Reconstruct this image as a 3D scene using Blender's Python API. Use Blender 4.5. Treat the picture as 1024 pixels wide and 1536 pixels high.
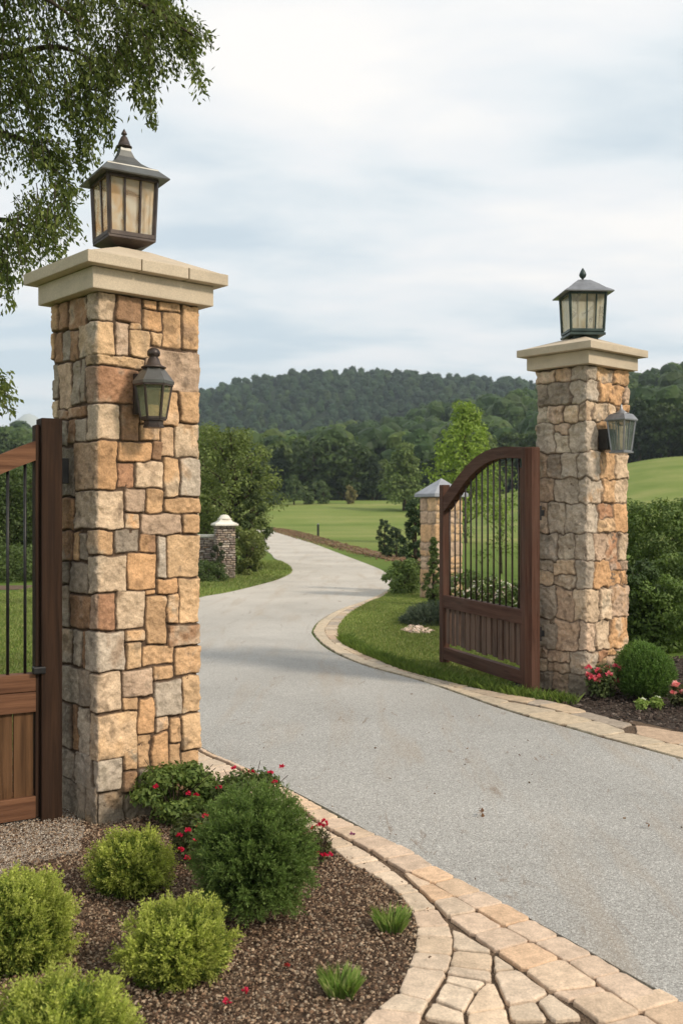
import bpy, bmesh, math, random
import numpy as np
from mathutils import Vector, Matrix, geometry

for o in list(bpy.data.objects): bpy.data.objects.remove(o)
SC = bpy.context.scene
COL = SC.collection
R = math.radians

# ------------------------------------------------------------------ camera
FPX = 1517.0; CX = 512.0; CY = 764.0; EYE = 1.53
cam_d = bpy.data.cameras.new("camera"); cam = bpy.data.objects.new("camera", cam_d); COL.objects.link(cam)
cam.location = (0, 0, EYE); cam.rotation_euler = (R(90), 0, 0)
cam_d.sensor_fit = 'VERTICAL'; cam_d.sensor_height = 36.0; cam_d.lens = 36.0 * FPX / 1536.0
cam_d.shift_y = -(768.0 - CY) / 1536.0 * -1.0 * -1.0
cam_d.clip_start = 0.05; cam_d.clip_end = 6000
cam_d.dof.use_dof = True; cam_d.dof.focus_distance = 5.6; cam_d.dof.aperture_fstop = 4.5
SC.camera = cam

# ------------------------------------------------------------------ world, sun, exposure
SUN_TO = Vector((0.76, -0.46, 0.66)).normalized()
SUN_EL = math.asin(SUN_TO.z); SUN_AZ = math.atan2(SUN_TO.x, SUN_TO.y)
w = bpy.data.worlds.new("World"); SC.world = w; w.use_nodes = True
nt = w.node_tree; nt.nodes.clear()
def N(nt, t, **k):
    n = nt.nodes.new(t)
    for a, b in k.items():
        if a in n.inputs: n.inputs[a].default_value = b
        else: setattr(n, a, b)
    return n
def L(nt, a, b): nt.links.new(a, b)
def ramp(nt, stops, fac=None, interp='LINEAR'):
    n = nt.nodes.new('ShaderNodeValToRGB'); cr = n.color_ramp; cr.interpolation = interp
    while len(cr.elements) < len(stops): cr.elements.new(0.5)
    for e, (p, c) in zip(cr.elements, stops):
        e.position = p; e.color = (c[0], c[1], c[2], 1) if hasattr(c, '__len__') else (c, c, c, 1)
    if fac is not None: nt.links.new(fac, n.inputs[0])
    return n
def mth(nt, op, a, b=None, clamp=False):
    n = nt.nodes.new('ShaderNodeMath'); n.operation = op; n.use_clamp = clamp
    for i, v in enumerate((a, b)):
        if v is None: continue
        if isinstance(v, (int, float)): n.inputs[i].default_value = v
        else: nt.links.new(v, n.inputs[i])
    return n.outputs[0]
def mixc(nt, fac, a, b, blend='MIX'):
    n = nt.nodes.new('ShaderNodeMix'); n.data_type = 'RGBA'; n.blend_type = blend; n.clamp_factor = True
    for i, v in ((0, fac), (6, a), (7, b)):
        if isinstance(v, (int, float)): n.inputs[i].default_value = v
        elif isinstance(v, (tuple, list)): n.inputs[i].default_value = (v[0], v[1], v[2], 1)
        else: nt.links.new(v, n.inputs[i])
    return n.outputs[2]
sky = N(nt, 'ShaderNodeTexSky', sky_type='NISHITA', sun_disc=False, sun_elevation=SUN_EL, sun_rotation=SUN_AZ)
tc = N(nt, 'ShaderNodeTexCoord'); sx = N(nt, 'ShaderNodeSeparateXYZ'); L(nt, tc.outputs['Generated'], sx.inputs[0])
zz = mth(nt, 'ADD', mth(nt, 'MAXIMUM', sx.outputs[2], 0.0), 0.16)
cb = N(nt, 'ShaderNodeCombineXYZ'); L(nt, mth(nt, 'DIVIDE', sx.outputs[0], zz), cb.inputs[0]); L(nt, mth(nt, 'DIVIDE', sx.outputs[1], zz), cb.inputs[1])
mp = N(nt, 'ShaderNodeMapping'); L(nt, cb.outputs[0], mp.inputs[0]); mp.inputs['Rotation'].default_value = (0, 0, R(-24)); mp.inputs['Scale'].default_value = (0.62, 1.0, 1); mp.inputs['Location'].default_value = (1.7, 0.6, 0)
nz = N(nt, 'ShaderNodeTexNoise', Scale=0.95, Detail=6.0, Roughness=0.47, Distortion=0.35); L(nt, mp.outputs[0], nz.inputs['Vector'])
nz2 = N(nt, 'ShaderNodeTexNoise', Scale=3.1, Detail=5.0, Roughness=0.5, Distortion=0.2); L(nt, mp.outputs[0], nz2.inputs['Vector'])
cl = mth(nt, 'ADD', mth(nt, 'MULTIPLY', nz.outputs[0], 0.60), mth(nt, 'MULTIPLY', nz2.outputs[0], 0.40))
clc = ramp(nt, [(0.38, (.68, .785, .85)), (0.45, (.78, .85, .89)), (0.52, (.88, .905, .925)), (0.60, (1.0, .985, .96))], cl)
cl10 = mixc(nt, 1.0, clc.outputs[0], (9.7, 9.6, 9.5), 'MULTIPLY'); 
cov = ramp(nt, [(0.36, 0.80), (0.48, 0.97)], cl)
skc = mixc(nt, cov.outputs[0], sky.outputs[0], cl10)
bg = N(nt, 'ShaderNodeBackground', Strength=0.1); L(nt, skc, bg.inputs[0])
wo = N(nt, 'ShaderNodeOutputWorld'); L(nt, bg.outputs[0], wo.inputs[0])

sd = bpy.data.lights.new("sun", 'SUN'); so = bpy.data.objects.new("sun", sd); COL.objects.link(so)
sd.energy = 2.7; sd.angle = R(8); sd.color = (1.0, 0.88, 0.72)
so.rotation_euler = (-SUN_TO).to_track_quat('-Z', 'Y').to_euler(); so.location = (8, -6, 12)
SC.view_settings.view_transform = 'Standard'; SC.view_settings.look = 'None'; SC.view_settings.gamma = 1
SC.view_settings.use_curve_mapping = False; SC.view_settings.exposure = 0.18
SC.render.engine = 'CYCLES'
SC.cycles.use_denoising = True; SC.cycles.max_bounces = 6; SC.cycles.diffuse_bounces = 3; SC.cycles.glossy_bounces = 2
SC.cycles.transmission_bounces = 3; SC.cycles.volume_bounces = 0; SC.cycles.transparent_max_bounces = 6
SC.cycles.use_adaptive_sampling = True; SC.cycles.caustics_reflective = False; SC.cycles.caustics_refractive = False

# ------------------------------------------------------------------ numpy noise
_rs = np.random.RandomState(11); _PERM = _rs.rand(64, 64, 64).astype(np.float32)
def vnoise(p):
    p = np.asarray(p, dtype=np.float64); i = np.floor(p).astype(int); f = p - i; f = f * f * (3 - 2 * f)
    i0 = i & 63; i1 = (i + 1) & 63; o = 0
    for a in (0, 1):
        for b in (0, 1):
            for c in (0, 1):
                wgt = (f[:, 0] if a else 1 - f[:, 0]) * (f[:, 1] if b else 1 - f[:, 1]) * (f[:, 2] if c else 1 - f[:, 2])
                o = o + wgt * _PERM[(i1 if a else i0)[:, 0], (i1 if b else i0)[:, 1], (i1 if c else i0)[:, 2]]
    return o
def fbm(p, oct=4, g=0.5):
    s = 0; a = 1; t = 0
    for k in range(oct):
        s = s + a * vnoise(p * 2 ** k + 17.3 * k); t += a; a *= g
    return s / t - 0.5
def sst(a, b, x):
    t = np.clip((x - a) / (b - a), 0, 1); return t * t * (3 - 2 * t)

# ------------------------------------------------------------------ helpers
def props(o, label=None, cat=None, group=None, kind=None):
    if label: o['label'] = label
    if cat: o['category'] = cat
    if group: o['group'] = group
    if kind: o['kind'] = kind
    return o
def thing(name, label, cat, loc=(0, 0, 0), rz=0, group=None):
    o = bpy.data.objects.new(name, None); COL.objects.link(o); o.empty_display_size = 0.1
    o.location = loc; o.rotation_euler = (0, 0, rz); return props(o, label, cat, group)
def mesh_np(name, V, F, mat, parent=None, col=None, smooth=False):
    V = np.asarray(V, dtype=np.float32); F = np.asarray(F, dtype=np.int32)
    m = bpy.data.meshes.new(name); k = F.shape[1]
    if k == 4 and (F[:, 2] == F[:, 3]).any():
        t = F[:, 2] == F[:, 3]; q = F[~t]; t = F[t][:, :3]; m.vertices.add(len(V)); m.vertices.foreach_set('co', V.ravel()); m.loops.add(q.size + t.size)
        m.loops.foreach_set('vertex_index', np.concatenate([q.ravel(), t.ravel()])); m.polygons.add(len(q) + len(t))
        m.polygons.foreach_set('loop_start', np.concatenate([np.arange(len(q)) * 4, q.size + np.arange(len(t)) * 3]).astype(np.int32)); F = None
    if F is not None: m.vertices.add(len(V)); m.vertices.foreach_set('co', V.ravel()); m.loops.add(F.size); m.loops.foreach_set('vertex_index', F.ravel()); m.polygons.add(len(F)); m.polygons.foreach_set('loop_start', np.arange(len(F), dtype=np.int32) * k)
    m.update(calc_edges=True); m.validate(clean_customdata=False)
    m.polygons.foreach_set('use_smooth', np.full(len(m.polygons), bool(smooth)))
    if col is not None:
        ca = m.color_attributes.new('col', 'FLOAT_COLOR', 'POINT')
        c = np.ones((len(V), 4), dtype=np.float32); c[:, :3] = col; ca.data.foreach_set('color', c.ravel())
    m.materials.append(mat)
    o = bpy.data.objects.new(name, m); COL.objects.link(o)
    if parent is not None: o.parent = parent
    return o
def obj(name, bm, mat, parent=None, smooth=False, bevel=0):
    if bevel:
        es = [e for e in bm.edges if len(e.link_faces) == 2 and e.calc_face_angle(0) > 0.5]
        bmesh.ops.bevel(bm, geom=es, offset=bevel, segments=2, affect='EDGES', profile=0.6)
    bmesh.ops.recalc_face_normals(bm, faces=bm.faces)
    m = bpy.data.meshes.new(name); bm.to_mesh(m); bm.free()
    for p in m.polygons: p.use_smooth = smooth
    m.materials.append(mat)
    o = bpy.data.objects.new(name, m); COL.objects.link(o)
    if parent is not None: o.parent = parent
    return o
def BM(): return bmesh.new()
def box(bm, c, s, rot=None):
    M = Matrix.Translation(c) @ (rot.to_4x4() if rot else Matrix()) @ Matrix.Diagonal((s[0], s[1], s[2], 1))
    return bmesh.ops.create_cube(bm, size=1, matrix=M)
def loft(bm, prof, n, rot=0.0, c=(0, 0), cap=True, yscale=1.0):
    rings = []
    for r, z in prof:
        rings.append([bm.verts.new((c[0] + r * math.cos(rot + 2 * math.pi * k / n), c[1] + yscale * r * math.sin(rot + 2 * math.pi * k / n), z)) for k in range(n)])
    for a, b in zip(rings, rings[1:]):
        for k in range(n): bm.faces.new((a[k], a[(k + 1) % n], b[(k + 1) % n], b[k]))
    if cap: bm.faces.new(rings[0][::-1]); bm.faces.new(rings[-1])
def tube(bm, pts, rad, n=8):
    pts = [Vector(p) for p in pts]; rings = []
    for i, p in enumerate(pts):
        d = (pts[min(i + 1, len(pts) - 1)] - pts[max(i - 1, 0)]).normalized()
        a = d.orthogonal().normalized(); b = d.cross(a); 
        if rings: 
            a = (pa - d * pa.dot(d)).normalized(); b = d.cross(a)
        pa = a; r = rad[i] if hasattr(rad, '__len__') else rad
        rings.append([bm.verts.new(p + (a * math.cos(2 * math.pi * k / n) + b * math.sin(2 * math.pi * k / n)) * r) for k in range(n)])
    for A, B in zip(rings, rings[1:]):
        for k in range(n): bm.faces.new((A[k], A[(k + 1) % n], B[(k + 1) % n], B[k]))
    bm.faces.new(rings[0][::-1]); bm.faces.new(rings[-1])
def bar(bm, p0, p1, wx, wy):
    p0 = Vector(p0); p1 = Vector(p1); d = p1 - p0
    q = d.to_track_quat('Z', 'X'); box(bm, (p0 + p1) / 2, (wx, wy, d.length), q.to_matrix())
def dup(root, loc, rz, sc, label=None, group=None):
    r = root.copy(); COL.objects.link(r); r.location = loc; r.rotation_euler = (0, 0, rz); r.scale = sc
    if label: r['label'] = label
    if group: r['group'] = group
    for ch in list(root.children):
        c = ch.copy(); COL.objects.link(c); c.parent = r
    return r

def gp(px, py, z=0.0):
    """a point on level ground given where it shows"""
    y = FPX * (EYE - z) / (py - CY); return (y * (px - CX) / FPX, y)
def gps(l): return [gp(*p) for p in l]
def on_plane(px, py, o, d):
    """meet the sight line with the upright plane through o along d -> (distance along d, z)"""
    t = (px - CX) / FPX
    s = (t * o[1] - o[0]) / (d[0] - t * d[1]); Y = o[1] + s * d[1]
    return s, EYE + (CY - py) * Y / FPX
def catmull(P, per=8):
    P = [np.array(p, float) for p in P]; P = [2 * P[0] - P[1]] + P + [2 * P[-1] - P[-2]]; out = []
    for i in range(1, len(P) - 2):
        p0, p1, p2, p3 = P[i - 1:i + 3]
        for k in range(per):
            t = k / per; out.append(0.5 * ((2 * p1) + (-p0 + p2) * t + (2 * p0 - 5 * p1 + 4 * p2 - p3) * t * t + (-p0 + 3 * p1 - 3 * p2 + p3) * t ** 3))
    out.append(P[-2]); return np.array(out)
def arcpts(C, s):
    C = np.asarray(C); seg = np.linalg.norm(np.diff(C, axis=0), axis=1); cum = np.concatenate([[0], np.cumsum(seg)])
    return np.stack([np.interp(s, cum, C[:, k]) for k in range(C.shape[1])], 1), cum[-1]

# ------------------------------------------------------------------ materials
def mat(name):
    m = bpy.data.materials.new(name); m.use_nodes = True; nt = m.node_tree; nt.nodes.clear()
    out = N(nt, 'ShaderNodeOutputMaterial'); b = N(nt, 'ShaderNodeBsdfPrincipled'); L(nt, b.outputs[0], out.inputs[0])
    b.inputs['Specular IOR Level'].default_value = 0.3
    return m, nt, b, out
def coords(nt, kind='Object', scale=(1, 1, 1)):
    t = N(nt, 'ShaderNodeTexCoord'); m = N(nt, 'ShaderNodeMapping'); L(nt, t.outputs[kind], m.inputs[0]); m.inputs['Scale'].default_value = scale
    return m.outputs[0]
def bump(nt, b, h, s=0.4, d=0.01):
    n = N(nt, 'ShaderNodeBump', Strength=s, Distance=d); L(nt, h, n.inputs['Height']); L(nt, n.outputs[0], b.inputs['Normal'])
def noise(nt, v, sc, det=4, ro=0.55, dist=0):
    n = N(nt, 'ShaderNodeTexNoise', Scale=sc, Detail=det, Roughness=ro, Distortion=dist); L(nt, v, n.inputs['Vector']); return n.outputs[0]
def geo(nt, scale=(1, 1, 1)):
    g = N(nt, 'ShaderNodeNewGeometry'); m = N(nt, 'ShaderNodeMapping'); L(nt, g.outputs['Position'], m.inputs[0]); m.inputs['Scale'].default_value = scale; return m.outputs[0]
def attr(nt):
    a = N(nt, 'ShaderNodeAttribute', attribute_name='col'); return a.outputs[0]

def mat_stone(name, grain=95, gs=0.55):
    m, nt, b, o = mat(name); c = coords(nt)
    n1 = noise(nt, c, grain, 5, .65); n2 = noise(nt, c, 21, 5, .6, .4)
    f = ramp(nt, [(.3, .78), (.7, 1.2)], n1); g = ramp(nt, [(.3, .78), (.7, 1.2)], n2)
    k = mixc(nt, 1, attr(nt), f.outputs[0], 'MULTIPLY'); k = mixc(nt, 1, k, g.outputs[0], 'MULTIPLY')
    L(nt, k, b.inputs['Base Color']); b.inputs['Roughness'].default_value = .9
    bump(nt, b, mth(nt, 'ADD', n1, mth(nt, 'MULTIPLY', n2, 1.2)), gs, .006); return m
M_STONE = mat_stone('natural_stone', 120, .6)
M_STONEFAR = mat_stone('natural_stone_far', 40, .5)
M_PAVER = mat_stone('paver_stone', 130, .35)

def mat_cap():
    m, nt, b, o = mat('cast_limestone'); c = coords(nt)
    n1 = noise(nt, c, 160, 4, .6); n2 = noise(nt, c, 5, 4, .6); n3 = noise(nt, coords(nt, scale=(1, 1, 6)), 3.2, 4, .6)
    k = mixc(nt, ramp(nt, [(.35, 0), (.68, 1)], n2).outputs[0], (.60, .50, .375), (.50, .415, .31))
    k = mixc(nt, ramp(nt, [(.55, 0), (.8, .55)], n3).outputs[0], k, (.36, .32, .25))
    k = mixc(nt, 1, k, ramp(nt, [(.3, .86), (.7, 1.1)], n1).outputs[0], 'MULTIPLY')
    L(nt, k, b.inputs['Base Color']); b.inputs['Roughness'].default_value = .85; bump(nt, b, n1, .25, .003); return m
M_CAP = mat_cap()
def mat_flat(name, c0, c1, sc=8, rough=.6, metal=0, bs=.2, spec=.3):
    m, nt, b, o = mat(name); c = coords(nt); n1 = noise(nt, c, sc, 5, .6)
    L(nt, mixc(nt, ramp(nt, [(.35, 0), (.65, 1)], n1).outputs[0], c0, c1), b.inputs['Base Color'])
    b.inputs['Roughness'].default_value = rough; b.inputs['Metallic'].default_value = metal; b.inputs['Specular IOR Level'].default_value = spec
    if bs: bump(nt, b, noise(nt, c, sc * 8, 4, .6), bs, .003)
    return m
M_WHITECAP = mat_flat('pale_cast_stone', (.78, .74, .66), (.62, .57, .48), 6)
M_GREYCAP = mat_flat('slate_grey_cap', (.27, .28, .31), (.36, .37, .40), 5, .6)
M_BRONZE = mat_flat('weathered_bronze', (.040, .028, .024), (.085, .062, .050), 14, .42, .35, .15, .5)
M_ROOF = mat_flat('patinated_bronze_roof', (.105, .098, .090), (.150, .155, .145), 9, .40, .45, .12, .5)
M_GREENM = mat_flat('verdigris_bronze', (.030, .048, .044), (.060, .085, .075), 12, .45, .35, .15, .5)
M_PEWTER = mat_flat('brushed_pewter', (.20, .20, .21), (.30, .30, .31), 12, .38, .6, .1, .5)
M_BLACK = mat_flat('black_iron', (.018, .018, .019), (.035, .033, .032), 20, .45, .5, .15, .5)
M_BARK = mat_flat('tree_bark', (.10, .075, .055), (.045, .035, .028), 14, .95, 0, .8, .1)

def mat_wood(name, c0, c1, c2, axis):
    m, nt, b, o = mat(name); s = [34, 34, 34]; s[axis] = 1.6
    c = coords(nt, scale=tuple(s)); n1 = noise(nt, c, 1, 6, .62, .6); n2 = noise(nt, coords(nt), 2.6, 4, .6)
    k = mixc(nt, ramp(nt, [(.36, 0), (.64, 1)], n1).outputs[0], c0, c1)
    k = mixc(nt, ramp(nt, [(.42, 0), (.75, .8)], n2).outputs[0], k, c2)
    s3 = [9, 9, 9]; s3[axis] = .9; n3 = noise(nt, coords(nt, scale=tuple(s3)), 1.3, 5, .65, .8); k = mixc(nt, ramp(nt, [(.50, 0), (.68, .55)], n3).outputs[0], k, tuple(min(1, v * 1.15 + .006) for v in c1)); k = mixc(nt, ramp(nt, [(.30, .6), (.44, 0)], n3).outputs[0], k, (.022, .012, .009))
    L(nt, k, b.inputs['Base Color']); b.inputs['Roughness'].default_value = .72; b.inputs['Specular IOR Level'].default_value = .18; bump(nt, b, n1, .7, .005); return m
WR = ((.060, .024, .015), (.110, .054, .036), (.085, .050, .036))
WB = ((.018, .009, .005), (.048, .024, .013), (.030, .016, .010))
WH = ((.075, .032, .017), (.200, .095, .050), (.130, .062, .034))
M_REDV = mat_wood('redwood_upright', *WR, 2); M_REDH = mat_wood('redwood_rail', *WR, 0)
M_BRNV = mat_wood('brown_wood_post', *WB, 2); M_BRNH = mat_wood('brown_wood_rail', *WH, 0)
M_BRNP = mat_wood('brown_wood_board', (.050, .024, .011), (.150, .076, .034), (.080, .042, .020), 2)
M_PALE = mat_wood('weathered_paling', (.060, .034, .024), (.175, .110, .080), (.12, .085, .066), 2)

def mat_pane(name, ca, cb_, cc, sc, tr=.45):
    m, nt, b, o = mat(name); c = coords(nt, scale=(1, 1, .7)); n1 = noise(nt, c, sc, 3, .5, 1.2)
    k = ramp(nt, [(.35, ca), (.52, cb_), (.68, cc)], n1).outputs[0]
    L(nt, k, b.inputs['Base Color']); b.inputs['Roughness'].default_value = .08; b.inputs['Specular IOR Level'].default_value = .6
    t = N(nt, 'ShaderNodeBsdfTranslucent'); L(nt, k, t.inputs[0]); mx = N(nt, 'ShaderNodeMixShader', Fac=tr)
    L(nt, b.outputs[0], mx.inputs[1]); L(nt, t.outputs[0], mx.inputs[2])
    tp = N(nt, 'ShaderNodeBsdfTransparent'); L(nt, mixc(nt, .5, k, (1, 1, 1)), tp.inputs[0]); m2 = N(nt, 'ShaderNodeMixShader', Fac=.70); L(nt, mx.outputs[0], m2.inputs[1]); L(nt, tp.outputs[0], m2.inputs[2]); L(nt, m2.outputs[0], o.inputs[0])
    bump(nt, b, noise(nt, coords(nt), 30, 2), .15, .003); return m
M_AMBER = mat_pane('amber_seeded_glass', (.95, .72, .45), (1.0, .93, .80), (.66, .47, .28), 7)
M_CREAM = mat_pane('cream_seeded_glass', (.82, .74, .56), (.86, .82, .70), (.66, .62, .52), 11)
M_GREEN = mat_pane('pale_green_glass', (.42, .50, .33), (.60, .62, .42), (.30, .42, .30), 8, .4)
M_GREY = mat_pane('grey_green_glass', (.34, .42, .38), (.46, .52, .46), (.24, .32, .30), 10, .4)

def mat_leaf(name='foliage', tr=.32, rough=.55):
    m, nt, b, o = mat(name); k = attr(nt)
    L(nt, k, b.inputs['Base Color']); b.inputs['Roughness'].default_value = rough; b.inputs['Specular IOR Level'].default_value = .25
    t = N(nt, 'ShaderNodeBsdfTranslucent'); L(nt, mixc(nt, 1, k, (1.25, 1.3, .7), 'MULTIPLY'), t.inputs[0])
    mx = N(nt, 'ShaderNodeMixShader', Fac=tr); L(nt, b.outputs[0], mx.inputs[1]); L(nt, t.outputs[0], mx.inputs[2]); L(nt, mx.outputs[0], o.inputs[0]); return m
M_LEAF = mat_leaf(); M_PETAL = mat_leaf('petals', .3, .5)
def mat_attr(name, rough=.95):
    m, nt, b, o = mat(name); L(nt, attr(nt), b.inputs['Base Color']); b.inputs['Roughness'].default_value = rough; b.inputs['Specular IOR Level'].default_value = .15; return m
M_CHIP = mat_attr('bark_chips')

def mat_ground():
    m, nt, b, o = mat('grass_ground'); g = geo(nt)
    n1 = noise(nt, g, .11, 5, .6, .3); n2 = noise(nt, g, 2.2, 5, .65); n3 = noise(nt, g, 28, 3, .7)
    st = noise(nt, geo(nt, (.02, .16, 1)), 1.0, 4, .55, .5)
    near = ramp(nt, [(.3, (.085, .135, .026)), (.7, (.135, .190, .045))], n2).outputs[0]
    far = ramp(nt, [(.34, (.125, .185, .040)), (.5, (.190, .235, .065)), (.66, (.285, .285, .105))], mth(nt, 'ADD', mth(nt, 'MULTIPLY', n1, .45), mth(nt, 'MULTIPLY', st, .55))).outputs[0]
    s = N(nt, 'ShaderNodeSeparateXYZ'); L(nt, g, s.inputs[0])
    f = ramp(nt, [(.0, 0), (1, 1)], mth(nt, 'DIVIDE', mth(nt, 'SUBTRACT', s.outputs[1], 24), 26, True)).outputs[0]
    wd = ramp(nt, [(.0, 0), (1, 1)], mth(nt, 'DIVIDE', mth(nt, 'SUBTRACT', s.outputs[1], 141), 12, True)).outputs[0]
    k = mixc(nt, f, near, far); k = mixc(nt, wd, k, (.030, .048, .018)); k = mixc(nt, 1, k, ramp(nt, [(.3, .72), (.7, 1.25)], n3).outputs[0], 'MULTIPLY')
    L(nt, k, b.inputs['Base Color']); b.inputs['Roughness'].default_value = .95; b.inputs['Specular IOR Level'].default_value = .05
    bump(nt, b, mth(nt, 'ADD', n3, n2), .7, .03); return m
M_GROUND = mat_ground()
def mat_road():
    m, nt, b, o = mat('exposed_aggregate'); g = geo(nt)
    v = N(nt, 'ShaderNodeTexVoronoi', Scale=210.0); L(nt, g, v.inputs['Vector'])
    vc = N(nt, 'ShaderNodeSeparateColor'); L(nt, v.outputs['Color'], vc.inputs[0])
    n1 = noise(nt, g, 60, 4, .7); n2 = noise(nt, g, .55, 5, .6, .4)
    st = noise(nt, geo(nt, (1.0, 1.0, 1)), 1.5, 6, .62, .8)
    rot = N(nt, 'ShaderNodeMapping'); L(nt, g, rot.inputs[0]); rot.inputs['Rotation'].default_value = (0, 0, R(-30)); rot.inputs['Scale'].default_value = (3.2, .38, 1)
    sk = noise(nt, rot.outputs[0], 1, 5, .6, .3)
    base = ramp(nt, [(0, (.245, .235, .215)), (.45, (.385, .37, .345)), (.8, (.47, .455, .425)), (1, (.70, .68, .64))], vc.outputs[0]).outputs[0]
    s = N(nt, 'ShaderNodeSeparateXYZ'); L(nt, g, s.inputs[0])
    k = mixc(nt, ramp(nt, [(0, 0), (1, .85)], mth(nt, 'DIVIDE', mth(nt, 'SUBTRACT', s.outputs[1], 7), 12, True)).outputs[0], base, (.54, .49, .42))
    k = mixc(nt, 1, k, ramp(nt, [(.3, .86), (.7, 1.12)], n2).outputs[0], 'MULTIPLY')
    k = mixc(nt, ramp(nt, [(.52, 0), (.72, .45)], sk).outputs[0], k, (.37, .28, .19))
    r2 = N(nt, 'ShaderNodeMapping'); L(nt, g, r2.inputs[0]); r2.inputs['Rotation'].default_value = (0, 0, R(-38)); r2.inputs['Scale'].default_value = (7.5, 2.0, 1)
    mk = noise(nt, r2.outputs[0], 1, 6, .7, 1.2); k = mixc(nt, mth(nt, 'MULTIPLY', ramp(nt, [(.60, 0), (.70, .75)], mk).outputs[0], ramp(nt, [(.42, 0), (.55, 1)], st).outputs[0]), k, (.20, .135, .085))
    L(nt, k, b.inputs['Base Color']); b.inputs['Roughness'].default_value = .9
    bump(nt, b, mth(nt, 'ADD', n1, mth(nt, 'MULTIPLY', v.outputs['Distance'], -1.0)), .55, .006); return m
M_ROAD = mat_road()
def mat_soil(name, a, c, d, sc=34):
    m, nt, b, o = mat(name); g = geo(nt); v = N(nt, 'ShaderNodeTexVoronoi', Scale=sc * 1.6); L(nt, g, v.inputs['Vector'])
    n1 = noise(nt, g, sc, 5, .7); n2 = noise(nt, g, 3.5, 4, .6)
    k = ramp(nt, [(.28, a), (.5, c), (.72, d)], n1).outputs[0]; k = mixc(nt, 1, k, ramp(nt, [(.3, .75), (.7, 1.25)], n2).outputs[0], 'MULTIPLY')
    L(nt, k, b.inputs['Base Color']); b.inputs['Roughness'].default_value = .95; bump(nt, b, mth(nt, 'ADD', n1, v.outputs['Distance']), .9, .012); return m
M_MULCH = mat_soil('bark_mulch', (.045, .027, .018), (.125, .080, .052), (.23, .16, .11))
M_MULCHD = mat_soil('dark_mulch', (.025, .017, .013), (.060, .043, .033), (.13, .10, .08))
M_REDMULCH = mat_soil('red_mulch', (.09, .060, .028), (.17, .095, .050), (.18, .16, .06), 5)
M_GRAVEL = mat_soil('fine_gravel', (.28, .22, .17), (.46, .39, .32), (.58, .51, .43), 26)
M_SAND = mat_soil('joint_sand', (.10, .065, .040), (.15, .10, .065), (.20, .145, .095), 60)

# ------------------------------------------------------------------ ground
def hill1(a): return np.interp(a, [-.6, -.33, -.14, 0, .06, .12, .20, .34, .6], [13, 15, 11, 16, 20, 24, 26, 25.5, 24])
def hill2(a): return np.interp(a, [-.8, -.345, -.28, -.20, -.14, -.09, -.045, 0, .06, .12, .18, .25, .34, .7], [22, 29, 36, 54, 67, 74, 78, 79, 79.5, 76, 71, 58, 44, 30])
def H(x, y):
    x = np.asarray(x, float); y = np.asarray(y, float); d = np.hypot(x, y); a = np.clip(x / np.maximum(y, 1.0), -1.2, 1.2)
    fr = sst(0.35, 0.75, y / np.maximum(d, 1e-3))
    z = 2.75 * sst(84, 140, d) + (sst(.10, .34, a) * 5.6) * sst(50, 140, d)
    z = z + sst(140, 315, d) * (hill1(a) - 3) - 10 * sst(320, 380, d) + sst(380, 640, d) * (hill2(a) - hill1(a) + 10)
    z = z + fbm(np.stack([x / 60, y / 60, x * 0], -1).reshape(-1, 3), 3).reshape(z.shape) * 7 * sst(150, 350, d)
    return z * fr
def build_ground():
    rr = np.concatenate([np.linspace(.0, 40, 30), np.geomspace(42, 900, 110), np.geomspace(950, 1750, 8)])
    th = np.concatenate([np.linspace(-38, 38, 230), np.linspace(42, 318, 50)]) * math.pi / 180
    RR, T = np.meshgrid(rr, th, indexing='ij'); X = RR * np.sin(T); Y = RR * np.cos(T); Z = H(X, Y)
    n, k = RR.shape; V = np.stack([X, Y, Z], -1).reshape(-1, 3)
    i, j = np.meshgrid(np.arange(n - 1), np.arange(k), indexing='ij'); j2 = (j + 1) % k
    F = np.stack([i * k + j, (i + 1) * k + j, (i + 1) * k + j2, i * k + j2], -1).reshape(-1, 4)
    return props(mesh_np('ground', V, F[:, ::-1], M_GROUND, smooth=True), kind='structure')
build_ground()
def sheet(name, poly, z, mt, edge_drop=0.0):
    P = [Vector((p[0], p[1], z)) for p in poly]; tr = geometry.tessellate_polygon([P])
    V = [tuple(p) for p in P]; F = [tuple(t) for t in tr]
    bm = BM(); vs = [bm.verts.new(v) for v in V]; bm.verts.ensure_lookup_table()
    for t in F:
        try: bm.faces.new([vs[i] for i in t])
        except ValueError: pass
    for f in bm.faces:
        f.normal_update()
        if f.normal.z < 0: f.normal_flip()
    if edge_drop:
        be = [e for e in bm.edges if len(e.link_faces) == 1]
        r = bmesh.ops.extrude_edge_only(bm, edges=be)
        for v in r['geom']:
            if isinstance(v, bmesh.types.BMVert): v.co.z -= edge_drop
    m = bpy.data.meshes.new(name); bm.to_mesh(m); bm.free(); m.materials.append(mt)
    o = bpy.data.objects.new(name, m); COL.objects.link(o); return props(o, kind='structure')

# drive outline on the ground
ED_L = catmull([(7.1, -8.0), (4.43, -3.0), (2.21, 1.0)] + gps([(1024, 1512), (905, 1445), (820, 1397), (735, 1352), (639, 1299), (549, 1249), (480, 1211), (380, 1160), (300, 1122)]) + [(-1.50, 7.9), (-2.3, 11.0), (-2.75, 14.6)] + gps([(298, 898), (340, 890), (382, 880), (420, 869), (438, 858), (432, 848), (412, 838), (392, 824)]) + [(-7.6, 62), (-8.2, 84)], 6)
ED_R = catmull([(10.0, -8.0), (7.30, -3.0), (4.97, 1.0)] + gps([(1024, 1143), (920, 1115), (844, 1093), (792, 1079), (739, 1062), (637, 1026), (545, 1000), (493, 977), (470, 956), (468, 946), (479, 932), (510, 915), (550, 901), (578, 888), (588, 876), (583, 864), (566, 853), (520, 835), (470, 816), (430, 803), (400, 794.5)]) + [(-6.7, 84)], 6)
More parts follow.
